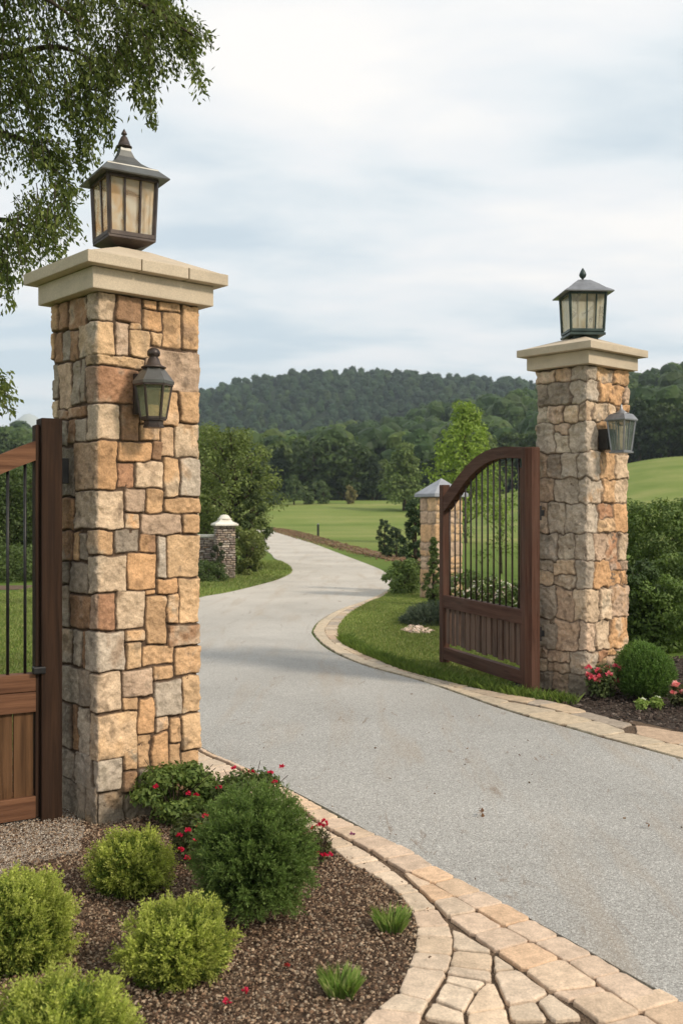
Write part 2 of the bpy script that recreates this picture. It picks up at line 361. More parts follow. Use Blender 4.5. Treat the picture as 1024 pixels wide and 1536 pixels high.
sheet('driveway', list(map(tuple, ED_L)) + list(map(tuple, ED_R[::-1])), 0.014, M_ROAD, .02)

# ------------------------------------------------------------------ pavers
PAV_COLS = [(.66, .48, .33), (.65, .49, .35), (.62, .47, .35), (.67, .46, .30), (.65, .51, .38), (.61, .46, .34)]
WED_COLS = [(.63, .50, .37), (.65, .52, .39), (.61, .48, .36), (.64, .49, .35)]
def paver_mesh(polys, cols, z0, z1, rng, gap=.005, bev=.008, rough=.0):
    V = []; F = []; C = []
    for poly, c in zip(polys, cols):
        P = np.array(poly, float); P = P[:, :2]; ctr = P.mean(0)
        a = 0.5 * np.sum(P[:, 0] * np.roll(P[:, 1], -1) - np.roll(P[:, 0], -1) * P[:, 1])
        if a < 0: P = P[::-1]
        # densify edges and wobble, round the corners
        Q = []
        n = len(P)
        for i in range(n):
            p, q = P[i], P[(i + 1) % n]; ln = np.linalg.norm(q - p); k = 5
            for t in np.linspace(0.10, 0.90, k): Q.append(p + (q - p) * t)
        Q = np.array(Q); Q = Q + (rng.rand(*Q.shape) - .5) * (.004 + rough)
        d = Q - ctr; dl = np.linalg.norm(d, axis=1, keepdims=True)
        rings = []
        dz = (rng.rand() - .5) * .005; tx, ty = (rng.rand(2) - .5) * .02
        for off, z in ((gap, z0), (gap, z1 - bev), (gap + bev * .5, z1 - bev * .25), (gap + bev * 1.6, z1), ):
            q = ctr + d * np.maximum(1 - off / dl, .1)
            zt = z + (dz + (q[:, 0] - ctr[0]) * tx + (q[:, 1] - ctr[1]) * ty if z > z0 else 0)
            rings.append(np.column_stack([q, np.full(len(q), 1.0) * zt]))
        b = len(V); m = len(Q)
        for r in rings: V += r.tolist(); C += [c] * m
        for k in range(len(rings) - 1):
            for i in range(m): F.append((b + k * m + i, b + k * m + (i + 1) % m, b + (k + 1) * m + (i + 1) % m, b + (k + 1) * m + i))
        V.append([ctr[0], ctr[1], z1 + dz]); C.append(c); t = b + len(rings) * m
        for i in range(m): F.append((b + (len(rings) - 1) * m + i, b + (len(rings) - 1) * m + (i + 1) % m, t, t))
    return V, F, C
def mesh_any(name, V, F, mt, col, parent=None):
    m = bpy.data.meshes.new(name); F2 = [f[:3] if len(f) == 4 and f[2] == f[3] else f for f in F]
    m.from_pydata([tuple(v) for v in V], [], F2); m.update(); ca = m.color_attributes.new('col', 'FLOAT_COLOR', 'POINT')
    c = np.ones((len(V), 4), np.float32); c[:, :3] = np.array(col); ca.data.foreach_set('color', c.ravel()); m.materials.append(mt)
    o = bpy.data.objects.new(name, m); COL.objects.link(o)
    if parent: o.parent = parent
    return o
def strip_row(inner, outer, length, rng, jit=.12):
    """cells between two curves, matched by fraction of the length"""
    _, La = arcpts(inner, [0]); _, Lb = arcpts(outer, [0]); n = max(1, int(round(La / length))); fr = np.linspace(0, 1, n + 1)
    fr[1:-1] += (rng.rand(n - 1) - .5) * jit / n
    A, _ = arcpts(inner, fr * La); dense, _ = arcpts(outer, np.linspace(0, Lb, 900))
    B = np.array([dense[np.argmin(((dense - a) ** 2).sum(1))] for a in A])
    return [[A[i], A[i + 1], B[i + 1], B[i]] for i in range(n) if np.linalg.norm(B[i + 1] - B[i]) > length * .1]
def jit_cols(rng, n, pal, amt=.12): return [tuple(np.array(pal[rng.randint(len(pal))]) * (1 + (rng.rand() - .5) * 2 * amt)) for _ in range(n)]

def c1(l): return gps([(x / 2.032 + 520, y / 2.032 + 1280) for x, y in l])   # readings from an enlarged crop
rng = np.random.RandomState(5)
_sel = [p for p in ED_L if -1.0 < p[1] < 6.6]
EL = np.array(_sel)
def offset(C, d):
    C = np.asarray(C); t = np.gradient(C, axis=0); t /= np.linalg.norm(t, axis=1, keepdims=True); n = np.stack([-t[:, 1], t[:, 0]], 1); return C + n * d
E0 = offset(EL, .012)
lineA = catmull([(3.35, -1.6), (1.72, 1.3)] + c1([(895, 505), (790, 435), (690, 362), (600, 310), (515, 262), (440, 220), (375, 178), (310, 138), (245, 100), (185, 72), (120, 35), (65, 0)]) + gps([(484, 1243), (420, 1196), (350, 1152), (300, 1130)]) + [(-1.33, 7.3)], 4)
lineB = catmull([(3.12, -1.7), (1.47, 1.25)] + c1([(780, 545), (700, 490), (612, 435), (540, 378), (470, 330), (405, 280), (335, 238), (285, 188), (248, 149), (210, 112), (174, 76)]), 4)
curI = catmull([(-.30, 1.9), (-.1, 2.6)] + c1([(80, 505), (150, 452), (180, 380), (205, 320), (212, 260), (206, 210), (170, 155), (120, 105), (60, 70), (0, 38)]) + gps([(478, 1262), (430, 1232), (380, 1205), (330, 1180), (296, 1158)]) + [(-1.46, 7.15)], 4)
curO = catmull([(.05, 1.8), (.16, 2.5)] + c1([(225, 520), (270, 452), (302, 395), (321, 315), (321, 255), (290, 205), (240, 150), (175, 96), (120, 52), (58, 10)]) + gps([(480, 1245), (416, 1198), (348, 1154), (298, 1132)]) + [(-1.335, 7.29)], 4)
polys = []; cols = []
# match row one against the drive edge
_, LA = arcpts(lineA, [0])
E0b = catmull([(3.62, -1.45), (2.03, 1.4)] + gps([(1032, 1512), (1010, 1510)])[:1] + c1([(995, 467), (885, 402), (775, 332), (685, 282), (605, 237), (525, 190), (455, 150), (385, 110), (320, 78), (255, 42), (195, 0)]) + gps([(549, 1250), (500, 1226), (440, 1192), (370, 1156), (300, 1123)]) + [(-1.22, 7.35)], 4)
E0b = offset(E0b, .010)
r = strip_row(E0b, lineA, .158, rng); polys += r; cols += jit_cols(rng, len(r), PAV_COLS)
r = strip_row(lineB, lineA, .160, rng); polys += r; cols += jit_cols(rng, len(r), PAV_COLS)
r = strip_row(curI, curO, .125, rng, .6); polys += r; cols += jit_cols(rng, len(r), WED_COLS + PAV_COLS[4:])
wedge = [[(320, 250), (345, 256), (448, 322), (324, 310)], [(324, 314), (443, 325), (441, 378), (312, 362)], [(311, 366), (441, 382), (440, 412), (305, 388)], [(304, 392), (425, 414), (392, 440), (300, 412)],
         [(296, 416), (392, 441), (358, 505), (268, 470)], [(428, 415), (450, 420), (485, 490), (360, 510), (396, 442)], [(447, 328), (515, 373), (447, 379)], [(447, 384), (520, 376), (616, 446), (573, 468), (487, 482)],
         [(488, 487), (574, 472), (612, 530), (500, 530)], [(579, 470), (620, 449), (720, 522), (625, 530)], [(262, 476), (355, 508), (360, 545), (232, 520)], [(364, 514), (485, 494), (498, 560), (372, 560)],]
for p in wedge:
    polys.append(c1(p)); cols += jit_cols(rng, 1, WED_COLS)
# the apron goes on towards the viewer below the frame
for i in range(9):
    y0 = 2.93 - i * .2; xa = .30 + i * .02; xb = 1.08 + i * .11 - .0; n = 3 + i // 3
    xs = np.linspace(xa - (.12 if i > 1 else 0), xb - .02, n + 1) + np.concatenate([[0], (rng.rand(n - 1) - .5) * .06, [0]])
    for k in range(n): polys.append([(xs[k], y0 - .195), (xs[k + 1], y0 - .195), (xs[k + 1], y0), (xs[k], y0)]); cols += jit_cols(rng, 1, WED_COLS)
V, F, C = paver_mesh(polys, cols, -.02, .024, rng, .0025, .0050)
props(mesh_any('paver_border', V, F, M_PAVER, C), kind='structure')
sheet('paver_bedding', [tuple(p) for p in offset(E0b, -.006)] + [tuple(p) for p in curI[::-1]], .009, M_SAND)

# border on the far side of the drive: a smooth band beside the asphalt, rough stones outside it
ir = catmull([(7.35, -3.0), (5.02, 1.0)] + gps([(1024, 1141), (920, 1113), (844, 1091), (792, 1077), (739, 1060), (637, 1024), (545, 998.5), (495, 975.5), (473, 955), (471, 946), (482, 932), (512, 915), (552, 901), (580, 888)]), 5)
mid = catmull([(7.52, -2.8), (5.22, 1.1)] + gps([(1024, 1124), (953, 1103), (877, 1081), (800, 1060), (745, 1051), (628, 1017), (554, 994), (507, 971), (488, 953), (490, 940), (506, 924), (528, 912), (562, 899), (584, 887)]), 5)
out_ = catmull([(7.75, -2.6), (5.50, 1.25)] + gps([(1024, 1100), (953, 1091), (898, 1076), (831, 1056), (756, 1044), (620, 1013), (563, 991), (516, 969), (507, 953), (510, 937), (528, 919), (552, 905), (572, 897), (587, 887)]), 5)
polys = []; cols = []
r = strip_row(ir, mid, .42, rng, .4); polys += r; cols += jit_cols(rng, len(r), [(.52, .42, .30), (.55, .44, .31), (.50, .41, .30)], .06)
r = strip_row(mid, out_, .26, rng, .9); polys += r; cols += jit_cols(rng, len(r), [(.46, .36, .26), (.50, .38, .26), (.50, .36, .25), (.40, .33, .26), (.52, .42, .31)], .15)
V, F, C = paver_mesh(polys, cols, -.02, .021, rng, .002, .006, .010)
props(mesh_any('stone_border', V, F, M_PAVER, C), kind='structure')
sheet('border_bedding', [tuple(p) for p in ir] + [tuple(p) for p in out_[::-1]], .009, M_SAND)

# beds
BED_L = [tuple(p) for p in curI] + [(-1.6, 7.0), (-2.2, 6.2), (-2.5, 5.2), (-3.4, 4.6), (-4.4, 3.2), (-4.2, 1.0), (-1.6, .6)]
sheet('mulch_bed', BED_L, .0045, M_MULCH)
BED_R = [tuple(p) for p in out_ if p[1] < 7.9] + [(1.35, 8.6), (1.9, 9.4), (3.2, 10.4), (5.0, 10.2), (8.0, 7.0), (9.6, 2.0), (9.0, -3.0)]
sheet('mulch_bed', BED_R, .0045, M_MULCHD)
sheet('gravel_ground', gps([(-260, 1420), (-40, 1330), (60, 1296), (118, 1283), (128, 1250), (110, 1222), (40, 1200), (-120, 1160), (-520, 1200)]), .009, M_GRAVEL)
sheet('mulch_strip', gps([(402, 791), (440, 795.5), (480, 806), (530, 820), (590, 833), (650, 838), (690, 842), (690, 852), (640, 848), (585, 841), (540, 831), (490, 817), (440, 804), (404, 795)]), .022, M_REDMULCH)
sheet('path', gps([(-900, 900), (-300, 891), (-40, 886), (80, 884), (80, 878), (-40, 879.5), (-300, 882), (-900, 888)]), .010, M_SAND)
sheet('path', [(9.0, 27.5), (14, 31), (22, 35), (34, 38), (34, 41.0), (21, 37.6), (13, 33), (8.4, 29)], .020, M_GRAVEL)

# ------------------------------------------------------------------ scatter chips over the beds
def in_poly(P, poly):
    x, y = P[:, 0], P[:, 1]; ins = np.zeros(len(P), bool); n = len(poly); j = n - 1
    for i in range(n):
        xi, yi = poly[i]; xj, yj = poly[j]; c = ((yi > y) != (yj > y)) & (x < (xj - xi) * (y - yi) / (yj - yi + 1e-12) + xi); ins ^= c; j = i
    return ins
def chips(name, poly, n, smin, smax, pal, z, rng, box_=None, thick=.35):
    P = np.array(poly); lo = P.min(0); hi = P.max(0)
    if box_: lo = np.maximum(lo, box_[0]); hi = np.minimum(hi, box_[1])
    q = lo + rng.rand(n * 3, 2) * (hi - lo); q = q[in_poly(q, poly)][:n]; n = len(q)
    s = smin + (smax - smin) * rng.rand(n) ** 2.2; az = rng.rand(n) * 6.283; el = (rng.rand(n) - .5) * 1.0
    ax = np.stack([np.cos(az) * np.cos(el), np.sin(az) * np.cos(el), np.sin(el)], 1); bx = np.stack([-np.sin(az), np.cos(az), (rng.rand(n) - .5)], 1)
    bx /= np.linalg.norm(bx, axis=1, keepdims=True); cx = np.cross(ax, bx)
    base = np.column_stack([q, z + s * .15 + rng.rand(n) * .012])
    asp = .35 + rng.rand(n) * .5; V = []
    tm = [(-1, -1, 0), (1, -.8, 0), (1.1, .9, 0), (-.9, 1, 0), (-.6, -.6, 1), (.7, -.5, 1), (.6, .6, 1), (-.7, .5, 1)]
    for a, b_, c_ in tm:
        V.append(base + ax * (a * s * .5 * (.8 + .4 * rng.rand(n)))[:, None] + bx * (b_ * s * asp * .5 * (.7 + .6 * rng.rand(n)))[:, None] + cx * (c_ * s * thick)[:, None])
    V = np.stack(V, 1).reshape(-1, 3); fs = np.array([(4, 5, 6, 7), (0, 1, 5, 4), (1, 2, 6, 5), (2, 3, 7, 6), (3, 0, 4, 7)])
    F = (np.arange(n)[:, None, None] * 8 + fs[None]).reshape(-1, 4)
    pal = np.array(pal); c = pal[rng.randint(len(pal), size=n)] * (.65 + .7 * rng.rand(n, 1)); c = np.repeat(c, 8, axis=0)
    return props(mesh_np(name, V, F, M_CHIP, col=c), kind='stuff')
MC = [(.25, .155, .098), (.36, .25, .165), (.44, .33, .23), (.08, .048, .030), (.23, .16, .105), (.055, .032, .022), (.14, .085, .055), (.33, .26, .19)]
o = chips('mulch', BED_L, 120000, .004, .014, MC, .012, rng, ((-2.2, 2.2), (1.0, 7)))
props(o, 'brown bark chips and small stones covering the bed below the shrubs', 'mulch')
o = chips('mulch', BED_R, 22000, .008, .035, [(.055, .040, .032), (.09, .068, .055), (.035, .026, .022), (.15, .12, .10), (.07, .05, .04)], .012, rng, ((1.2, 4.5), (5.5, 10.4)))
props(o, 'dark bark chips covering the bed beside the right pillar', 'mulch')
GR = gps([(-40, 1330), (60, 1296), (122, 1283), (128, 1250), (110, 1222), (40, 1200), (-100, 1170)])
o = chips('gravel', GR, 9000, .003, .008, [(.44, .37, .30), (.54, .47, .39), (.32, .26, .20), (.60, .54, .46)], .018, rng)
props(o, 'pale fine gravel in front of the left gate', 'gravel')
o = chips('mulch', gps([(402, 791), (440, 795.5), (480, 806), (530, 820), (590, 833), (650, 838), (640, 852), (585, 845), (540, 835), (490, 822), (440, 808), (404, 796)]), 5000, .04, .10, [(.17, .095, .055), (.22, .135, .08), (.13, .09, .045), (.20, .17, .08)], .022, rng)
props(o, 'reddish bark strip along the far bend of the drive', 'mulch')

def edge_grit(name, label, C, w0, w1, n, smin, smax, pal, z):
    C = np.array(C); a = offset(C, w0); b = offset(C, w1); o = chips(name, [tuple(p) for p in a] + [tuple(p) for p in b[::-1]], n, smin, smax, pal, z, rng, thick=.25); props(o, label, 'grit')
GRT = [(.20, .14, .09), (.30, .22, .15), (.12, .08, .05), (.38, .32, .25)]
edge_grit('grit', 'fine brown grit gathered along the near edge of the drive', EL, -.005, -.07, 1500, .003, .010, GRT, .015)
edge_grit('grit', 'fine brown grit gathered along the stone border side of the drive', ir[(ir[:, 1] > 4) & (ir[:, 1] < 14)], .005, .10, 1800, .004, .013, GRT, .015)
o = chips('mulch', [tuple(p) for p in curI[8:]] + [tuple(p) for p in offset(curI[8:], -.07)[::-1]], 420, .004, .013, MC, .026, rng, thick=.25)
props(o, 'bark bits spilled from the bed onto the curved row of pavers', 'mulch')
edge_grit('leaf_litter', 'scattered tiny bits of leaf and bark on the middle of the drive', EL, -.3, -2.2, 220, .004, .016, [(.16, .09, .05), (.22, .15, .09), (.10, .07, .04)], .015)

# ------------------------------------------------------------------ foliage builders
def unit(v): return v / np.maximum(np.linalg.norm(v, axis=1, keepdims=True), 1e-9)
def leaves(P, D, S, length, width, col, bend=.0):
    """rhombic leaves: base P, direction D, side S"""
    n = len(P); length = np.broadcast_to(length, (n,))[:, None]; width = np.broadcast_to(width, (n,))[:, None]
    up = np.cross(D, S)
    V = np.stack([P, P + D * length * .45 + S * width * .5 + up * length * .06, P + D * length, P + D * length * .45 - S * width * .5 + up * length * .06], 1).reshape(-1, 3)
    F = np.arange(n * 4).reshape(-1, 4); return V, F, np.repeat(col, 4, axis=0)
class Fol:
    def __init__(s): s.V = []; s.F = []; s.C = []; s.n = 0
    def add(s, V, F, C): s.V.append(V); s.F.append(F + s.n); s.C.append(C); s.n += len(V)
    def build(s, name, parent=None, mt=None): return mesh_np(name, np.concatenate(s.V), np.concatenate(s.F), mt or M_LEAF, parent, np.concatenate(s.C))
LG = 1.25
def rnd_unit(rng, n): return unit(rng.normal(size=(n, 3)))
def mixpal(rng, n, pal, jit=.2):
    pal = np.array(pal); t = rng.rand(n) * (len(pal) - 1); i = t.astype(int); f = (t - i)[:, None]; c = pal[i] * (1 - f) + pal[np.minimum(i + 1, len(pal) - 1)] * f
    return np.minimum(c * LG, .85) * (1 + (rng.rand(n, 1) - .5) * 2 * jit)
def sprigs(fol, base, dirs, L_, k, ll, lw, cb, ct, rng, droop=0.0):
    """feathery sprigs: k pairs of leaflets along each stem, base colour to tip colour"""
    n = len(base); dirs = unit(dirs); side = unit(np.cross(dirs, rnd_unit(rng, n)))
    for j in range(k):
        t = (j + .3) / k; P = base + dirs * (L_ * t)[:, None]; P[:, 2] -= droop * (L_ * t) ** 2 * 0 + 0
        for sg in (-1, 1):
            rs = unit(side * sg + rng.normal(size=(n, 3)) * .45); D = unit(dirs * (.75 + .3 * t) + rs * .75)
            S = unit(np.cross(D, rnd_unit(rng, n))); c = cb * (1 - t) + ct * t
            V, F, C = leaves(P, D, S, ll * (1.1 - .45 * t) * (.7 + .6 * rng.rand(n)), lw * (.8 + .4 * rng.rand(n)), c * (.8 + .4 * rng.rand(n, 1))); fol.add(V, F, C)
def dome_points(rng, n, rx, ry, rz, lump=.18, nl=14, lo=-.25):
    """directions over an ellipsoid with lumpy radius"""
    u = rnd_unit(rng, n * 2); u = u[u[:, 2] > lo][:n]; cen = rnd_unit(rng, nl); d = (u @ cen.T).max(1); rad = 1 - lump + lump * sst(.62, .98, d) * 1.35
    return u, u * np.array([rx, ry, rz]) * rad[:, None]
def juniper(name, label, px, py, rx, rz, cb, ct, rng, n=1500, L_=.10, ll=.020, lw=.0055, lump=.2, group=None, cat='shrub', ry=None, k=6, upb=.7, loc=None, lo=-.35, zc=.86):
    x, y = loc if loc else gp(px, py); th = thing(name, label, cat, (x, y, .01), 0, group); ry = ry or rx
    bm = BM()
    for i in range(9):
        a = i * 2.4; r = .55; tube(bm, [(0, 0, 0), (math.cos(a) * rx * .22, math.sin(a) * ry * .22, rz * .6), (math.cos(a) * rx * r, math.sin(a) * ry * r, rz * (1.1 + .1 * (i % 3)))], [.011, .008, .003], 5)
    obj('stem', bm, M_BARK, th)
    f = Fol()
    for lay, q in ((1.0, .55), (.8, .27), (.58, .18)):
        m = int(n * q); u, p = dome_points(rng, m, rx * lay, ry * lay, rz * lay, lump, 16, lo); m = len(p)
        p = p * (.86 + .14 * rng.rand(m, 1)); p[:, 2] += rz * zc; D = unit(u * np.array([1, 1, .8]) + np.array([0, 0, upb]) + rng.normal(size=(m, 3)) * .28)
        Ls = L_ * (.6 + .8 * rng.rand(m)); ot = (rng.rand(m) < .07) * (lay > .9) * (lump > .3) * (u[:, 2] > .1); p = p + D * (Ls * .35 * ot)[:, None]; Ls = Ls * (1 + .5 * ot); b = p - D * (Ls * .75)[:, None]; b[:, 2] = np.maximum(b[:, 2], .008)
        cc = mixpal(rng, m, cb, .15); ctt = mixpal(rng, m, ct, .15); sprigs(f, b, D, Ls, k, ll, lw, cc, ctt, rng)
    f.build('foliage', th); return th
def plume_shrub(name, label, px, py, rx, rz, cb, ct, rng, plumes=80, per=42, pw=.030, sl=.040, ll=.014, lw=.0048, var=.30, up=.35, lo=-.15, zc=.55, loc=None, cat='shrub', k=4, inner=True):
    x, y = loc if loc else gp(px, py); th = thing(name, label, cat, (x, y, .01)); bm = BM(); f = Fol()
    A = []; g_ = 2.39996
    for i in range(plumes):
        zz_ = lo + (1 - lo) * (i + .5) / plumes; r_ = math.sqrt(max(0, 1 - zz_ * zz_)); A.append((r_ * math.cos(i * g_), r_ * math.sin(i * g_), zz_))
    A = unit(np.array(A) + rng.normal(size=(plumes, 3)) * .10); R_ = 1 - var * rng.rand(plumes) ** 1.3
    for i in range(plumes):
        T = A[i] * np.array([rx, rx, rz]) * R_[i]; ax = unit((A[i] + np.array([0, 0, up]))[None])[0]; T0 = np.array([0, 0, rz * zc]); ln = rz * (.55 + .3 * rng.rand()); B0 = T - ax * ln
        if i % 3 == 0: tube(bm, [(0, 0, 0), tuple((T0 + B0) * .5 + np.array([0, 0, -.01])), tuple(T0 + T - ax * ln * .35)], [.006, .004, .0015], 4)
        t = rng.rand(per) ** .8; rad = rnd_unit(rng, per); rad = unit(rad - (rad @ ax)[:, None] * ax); wv_ = pw * (1.15 - .95 * t) * (.5 + .6 * rng.rand(per))
        P = T0 + B0 + ax * (ln * t)[:, None] + rad * wv_[:, None]; P[:, 2] = np.maximum(P[:, 2], .012); D = unit(ax + rad * (.85 - .5 * t)[:, None] + rng.normal(size=(per, 3)) * .12)
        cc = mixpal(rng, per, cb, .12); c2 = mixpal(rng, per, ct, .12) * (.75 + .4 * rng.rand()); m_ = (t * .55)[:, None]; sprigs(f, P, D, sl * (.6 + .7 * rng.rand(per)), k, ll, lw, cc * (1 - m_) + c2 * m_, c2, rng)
    if inner:
        m = plumes * 14; u, p = dome_points(rng, m, rx * .62, rx * .62, rz * .62, .2, 12, -.6); p[:, 2] += rz * zc; p[:, 2] = np.maximum(p[:, 2], .012); sprigs(f, p, unit(u + rng.normal(size=(len(u), 3)) * .5), np.full(len(u), sl), k, ll * 1.3, lw * 1.4, mixpal(rng, len(u), cb, .15), mixpal(rng, len(u), cb, .15), rng)
    obj('stem', bm, M_BARK, th); f.build('foliage', th); return th
def leafy(f, cen, rad, n, ll, lw, pal, rng, droop=.2, shell=.55, lump=.25):
    """leaf cloud round an ellipsoid, most leaves near its skin"""
    u = rnd_unit(rng, n); cn = rnd_unit(rng, 12); d = (u @ cn.T).max(1); rr = (1 - lump + lump * 1.2 * sst(.55, 1, d)) * (shell + (1 - shell) * rng.rand(n) ** .6)
    P = np.array(cen) + u * np.array(rad) * rr[:, None]; nrm = unit(u * np.array([1, 1, 1.0]) + np.array([0, 0, .5]) + rng.normal(size=(n, 3)) * .55)
    D = unit(np.cross(nrm, rnd_unit(rng, n)) + np.array([0, 0, -droop])); S = unit(np.cross(nrm, D))
    V, F, C = leaves(P, D, S, ll * (.6 + .8 * rng.rand(n)), lw * (.6 + .8 * rng.rand(n)), mixpal(rng, n, pal, .22)); f.add(V, F, C)
def crown_tree(name, label, loc, h, cr, pal, rng, nclump=40, per=160, ll=.12, lw=.07, shape='round', group=None, cat='tree', trunk_h=.25, tr=.03, ry=None):
    if cat in ('bush', 'shrub') or shape == 'column': trunk_h = .03
    th = thing(name, label, cat, (loc[0], loc[1], float(H(loc[0], loc[1]))), rng.rand() * 6, group); bm = BM()
    tube(bm, [(0, 0, -.1), (.02 * h * .3, 0, h * .3), (0, .01 * h, h * .6), (.01 * h, 0, h * .93)], [tr * h, tr * h * .75, tr * h * .45, tr * h * .1], 7)
    f = Fol()
    for i in range(nclump):
        t = (i + .5) / nclump; z = trunk_h * .7 + (1 - trunk_h * .7) * t
        if shape == 'round': env = math.sqrt(max(.02, 1 - ((z - .60) / .46) ** 2)) if z > .25 else .75
        elif shape == 'cone': env = .12 + .95 * (1 - t) ** .8
        elif shape == 'column': env = .35 + .65 * math.sin(min(1, t * 1.15 + .12) * math.pi * .92) ** .7
        else: env = min(1.0, .80 + .3 * math.sin(t * 9)) * (1.05 - .55 * t ** 2.2)
        a = i * 2.399 + rng.rand() * .8; rr = cr * env * (rng.rand() ** .45); cs = cr * (.22 + .20 * rng.rand()) * (.55 + .5 * env); rr *= .92 + .3 * rng.rand()
        cpos = (math.cos(a) * rr, math.sin(a) * rr, z * h * .96)
        leafy(f, cpos, (cs, cs, cs * .72), per, ll, lw, np.array(pal) * (.88 + .24 * rng.rand()), rng)
        if i % 3 == 0: tube(bm, [(0, 0, max(.1, z * h * .8 - cs)), (cpos[0] * .5, cpos[1] * .5, cpos[2] * .9), cpos], [tr * h * .3, tr * h * .2, tr * h * .06], 5)
    obj('trunk', bm, M_BARK, th, True); f.build('crown', th); return th

# ------------------------------------------------------------------ distant woods and mountain
def forest(name, label, d0, d1, a0, a1, spacing, hmin, hmax, per, ls, pal, rng, K=4, blob2=True):
    pts = []; d = d0
    while d < d1:
        m = int((a1 - a0) * d / spacing) + 1; a = a0 + (np.arange(m) + rng.rand(m)) * (a1 - a0) / m; dd = d + (rng.rand(m) - .5) * spacing * .9
        yy = dd / np.sqrt(1 + a * a); pts.append(np.stack([a * yy, yy], 1)); d += spacing * .85
    P = np.concatenate(pts); n = len(P); z = H(P[:, 0], P[:, 1]); hh = hmin + (hmax - hmin) * rng.rand(n); f = Fol()
    sp = (rng.rand(n) < .18)
    tint = (.72 + .5 * rng.rand(n, 1)) * np.where(rng.rand(n, 1) < .12, np.array([[1.3, 1.2, .9]]), 1.0)
    base = mixpal(rng, n, pal, .1) * tint
    bi = BM(); bmesh.ops.create_icosphere(bi, subdivisions=2 if blob2 else 1, radius=1); IV = np.array([v.co[:] for v in bi.verts]); IF = np.array([[v.index for v in q.verts] for q in bi.faces]); bi.free()
    for k in range(K):
        ang = rng.rand(n) * 6.283; rad = hh * np.where(sp, .05, .20) * rng.rand(n) * (k > 0); tk = (k + .6) / K
        cz = z + hh * (.30 + .50 * tk); cs = hh * np.where(sp, .25 - .17 * tk, .27 - .08 * tk) * (.85 + .3 * rng.rand(n))
        c = np.stack([P[:, 0] + np.cos(ang) * rad, P[:, 1] + np.sin(ang) * rad, cz], 1)
        w_ = (c[:, None, :] + IV[None] * cs[:, None, None] * np.array([1, 1, .92])); nn = vnoise(w_.reshape(-1, 3) * .9)[:, None] - .5; n3 = vnoise(w_.reshape(-1, 3) * 2.3 + 9)[:, None] - .5
        w2 = (c[:, None, :] + (IV[None] * cs[:, None, None] * np.array([1, 1, .92])).reshape(1, n, len(IV), 3)[0] * (1 + (nn * .30 + n3 * .45).reshape(n, len(IV), 1))).reshape(-1, 3)
        kc = np.repeat(base, len(IV), axis=0) * (.9 + .5 * n3); f3 = (np.arange(n)[:, None, None] * len(IV) + IF[None]).reshape(-1, 3); f.add(w2, np.column_stack([f3, f3[:, 2]]), kc)
        for j in range(per // K):
            u = rnd_unit(rng, n); u[:, 1] = np.where(u[:, 1] > .35, -u[:, 1], u[:, 1])
            pos = c + u * cs[:, None] * np.array([1, 1, .9]) * (.92 + .24 * rng.rand(n, 1)); nr = unit(u + np.array([0, 0, .3]) + rng.normal(size=(n, 3)) * .35)
            D = unit(np.cross(nr, rnd_unit(rng, n))); S = unit(np.cross(nr, D)); l = ls * (.6 + .8 * rng.rand(n))
            V, F, C = leaves(pos - D * l[:, None] * .5, D, S, l, l * .8, base * (.8 + .45 * rng.rand(n, 1))); f.add(V, F, C)
    # plain trunks so that nothing floats
    o = f.build(name); props(o, label, 'woodland', kind='stuff'); return o
rf = np.random.RandomState(21)
FP = [(.024, .050, .012), (.040, .076, .017), (.072, .112, .026)]
forest('woodland', 'green wooded slope rising behind the meadow', 152, 335, -.62, .56, 6.6, 7.5, 12.5, 220, .60, FP, rf)
forest('woodland', 'bluish forested hill on the skyline', 390, 690, -.60, .52, 7.6, 7, 11.5, 90, .80, [(.016, .042, .016), (.028, .060, .021), (.046, .082, .028)], rf, 3, False)
def mountain():
    n = 120; V = []
    xs = np.linspace(-1050, -60, n); hz = 21 * np.exp(-((xs + 476) / 27) ** 2) + 127 - np.abs(xs + 476) * .10 + fbm(np.stack([xs / 22, xs * 0, xs * 0], 1), 4) * 5
    for dy, k in ((-120, -.05), (-60, .55), (-20, .92), (0, 1.0), (40, .85), (150, 0)):
        for x, z in zip(xs, hz): V.append((x, 1545 + dy, z * k + (fbm(np.array([[x / 30, dy / 30, 3]]), 3)[0] * 12 if 0 < k < 1 else 0)))
    F = [(r * n + i, r * n + i + 1, (r + 1) * n + i + 1, (r + 1) * n + i) for r in range(5) for i in range(n - 1)]
    return props(mesh_np('mountain', V, F, mat_flat('mountain_rock', (.30, .34, .30), (.45, .48, .46), .004, .95), smooth=True), kind='structure')
mountain()

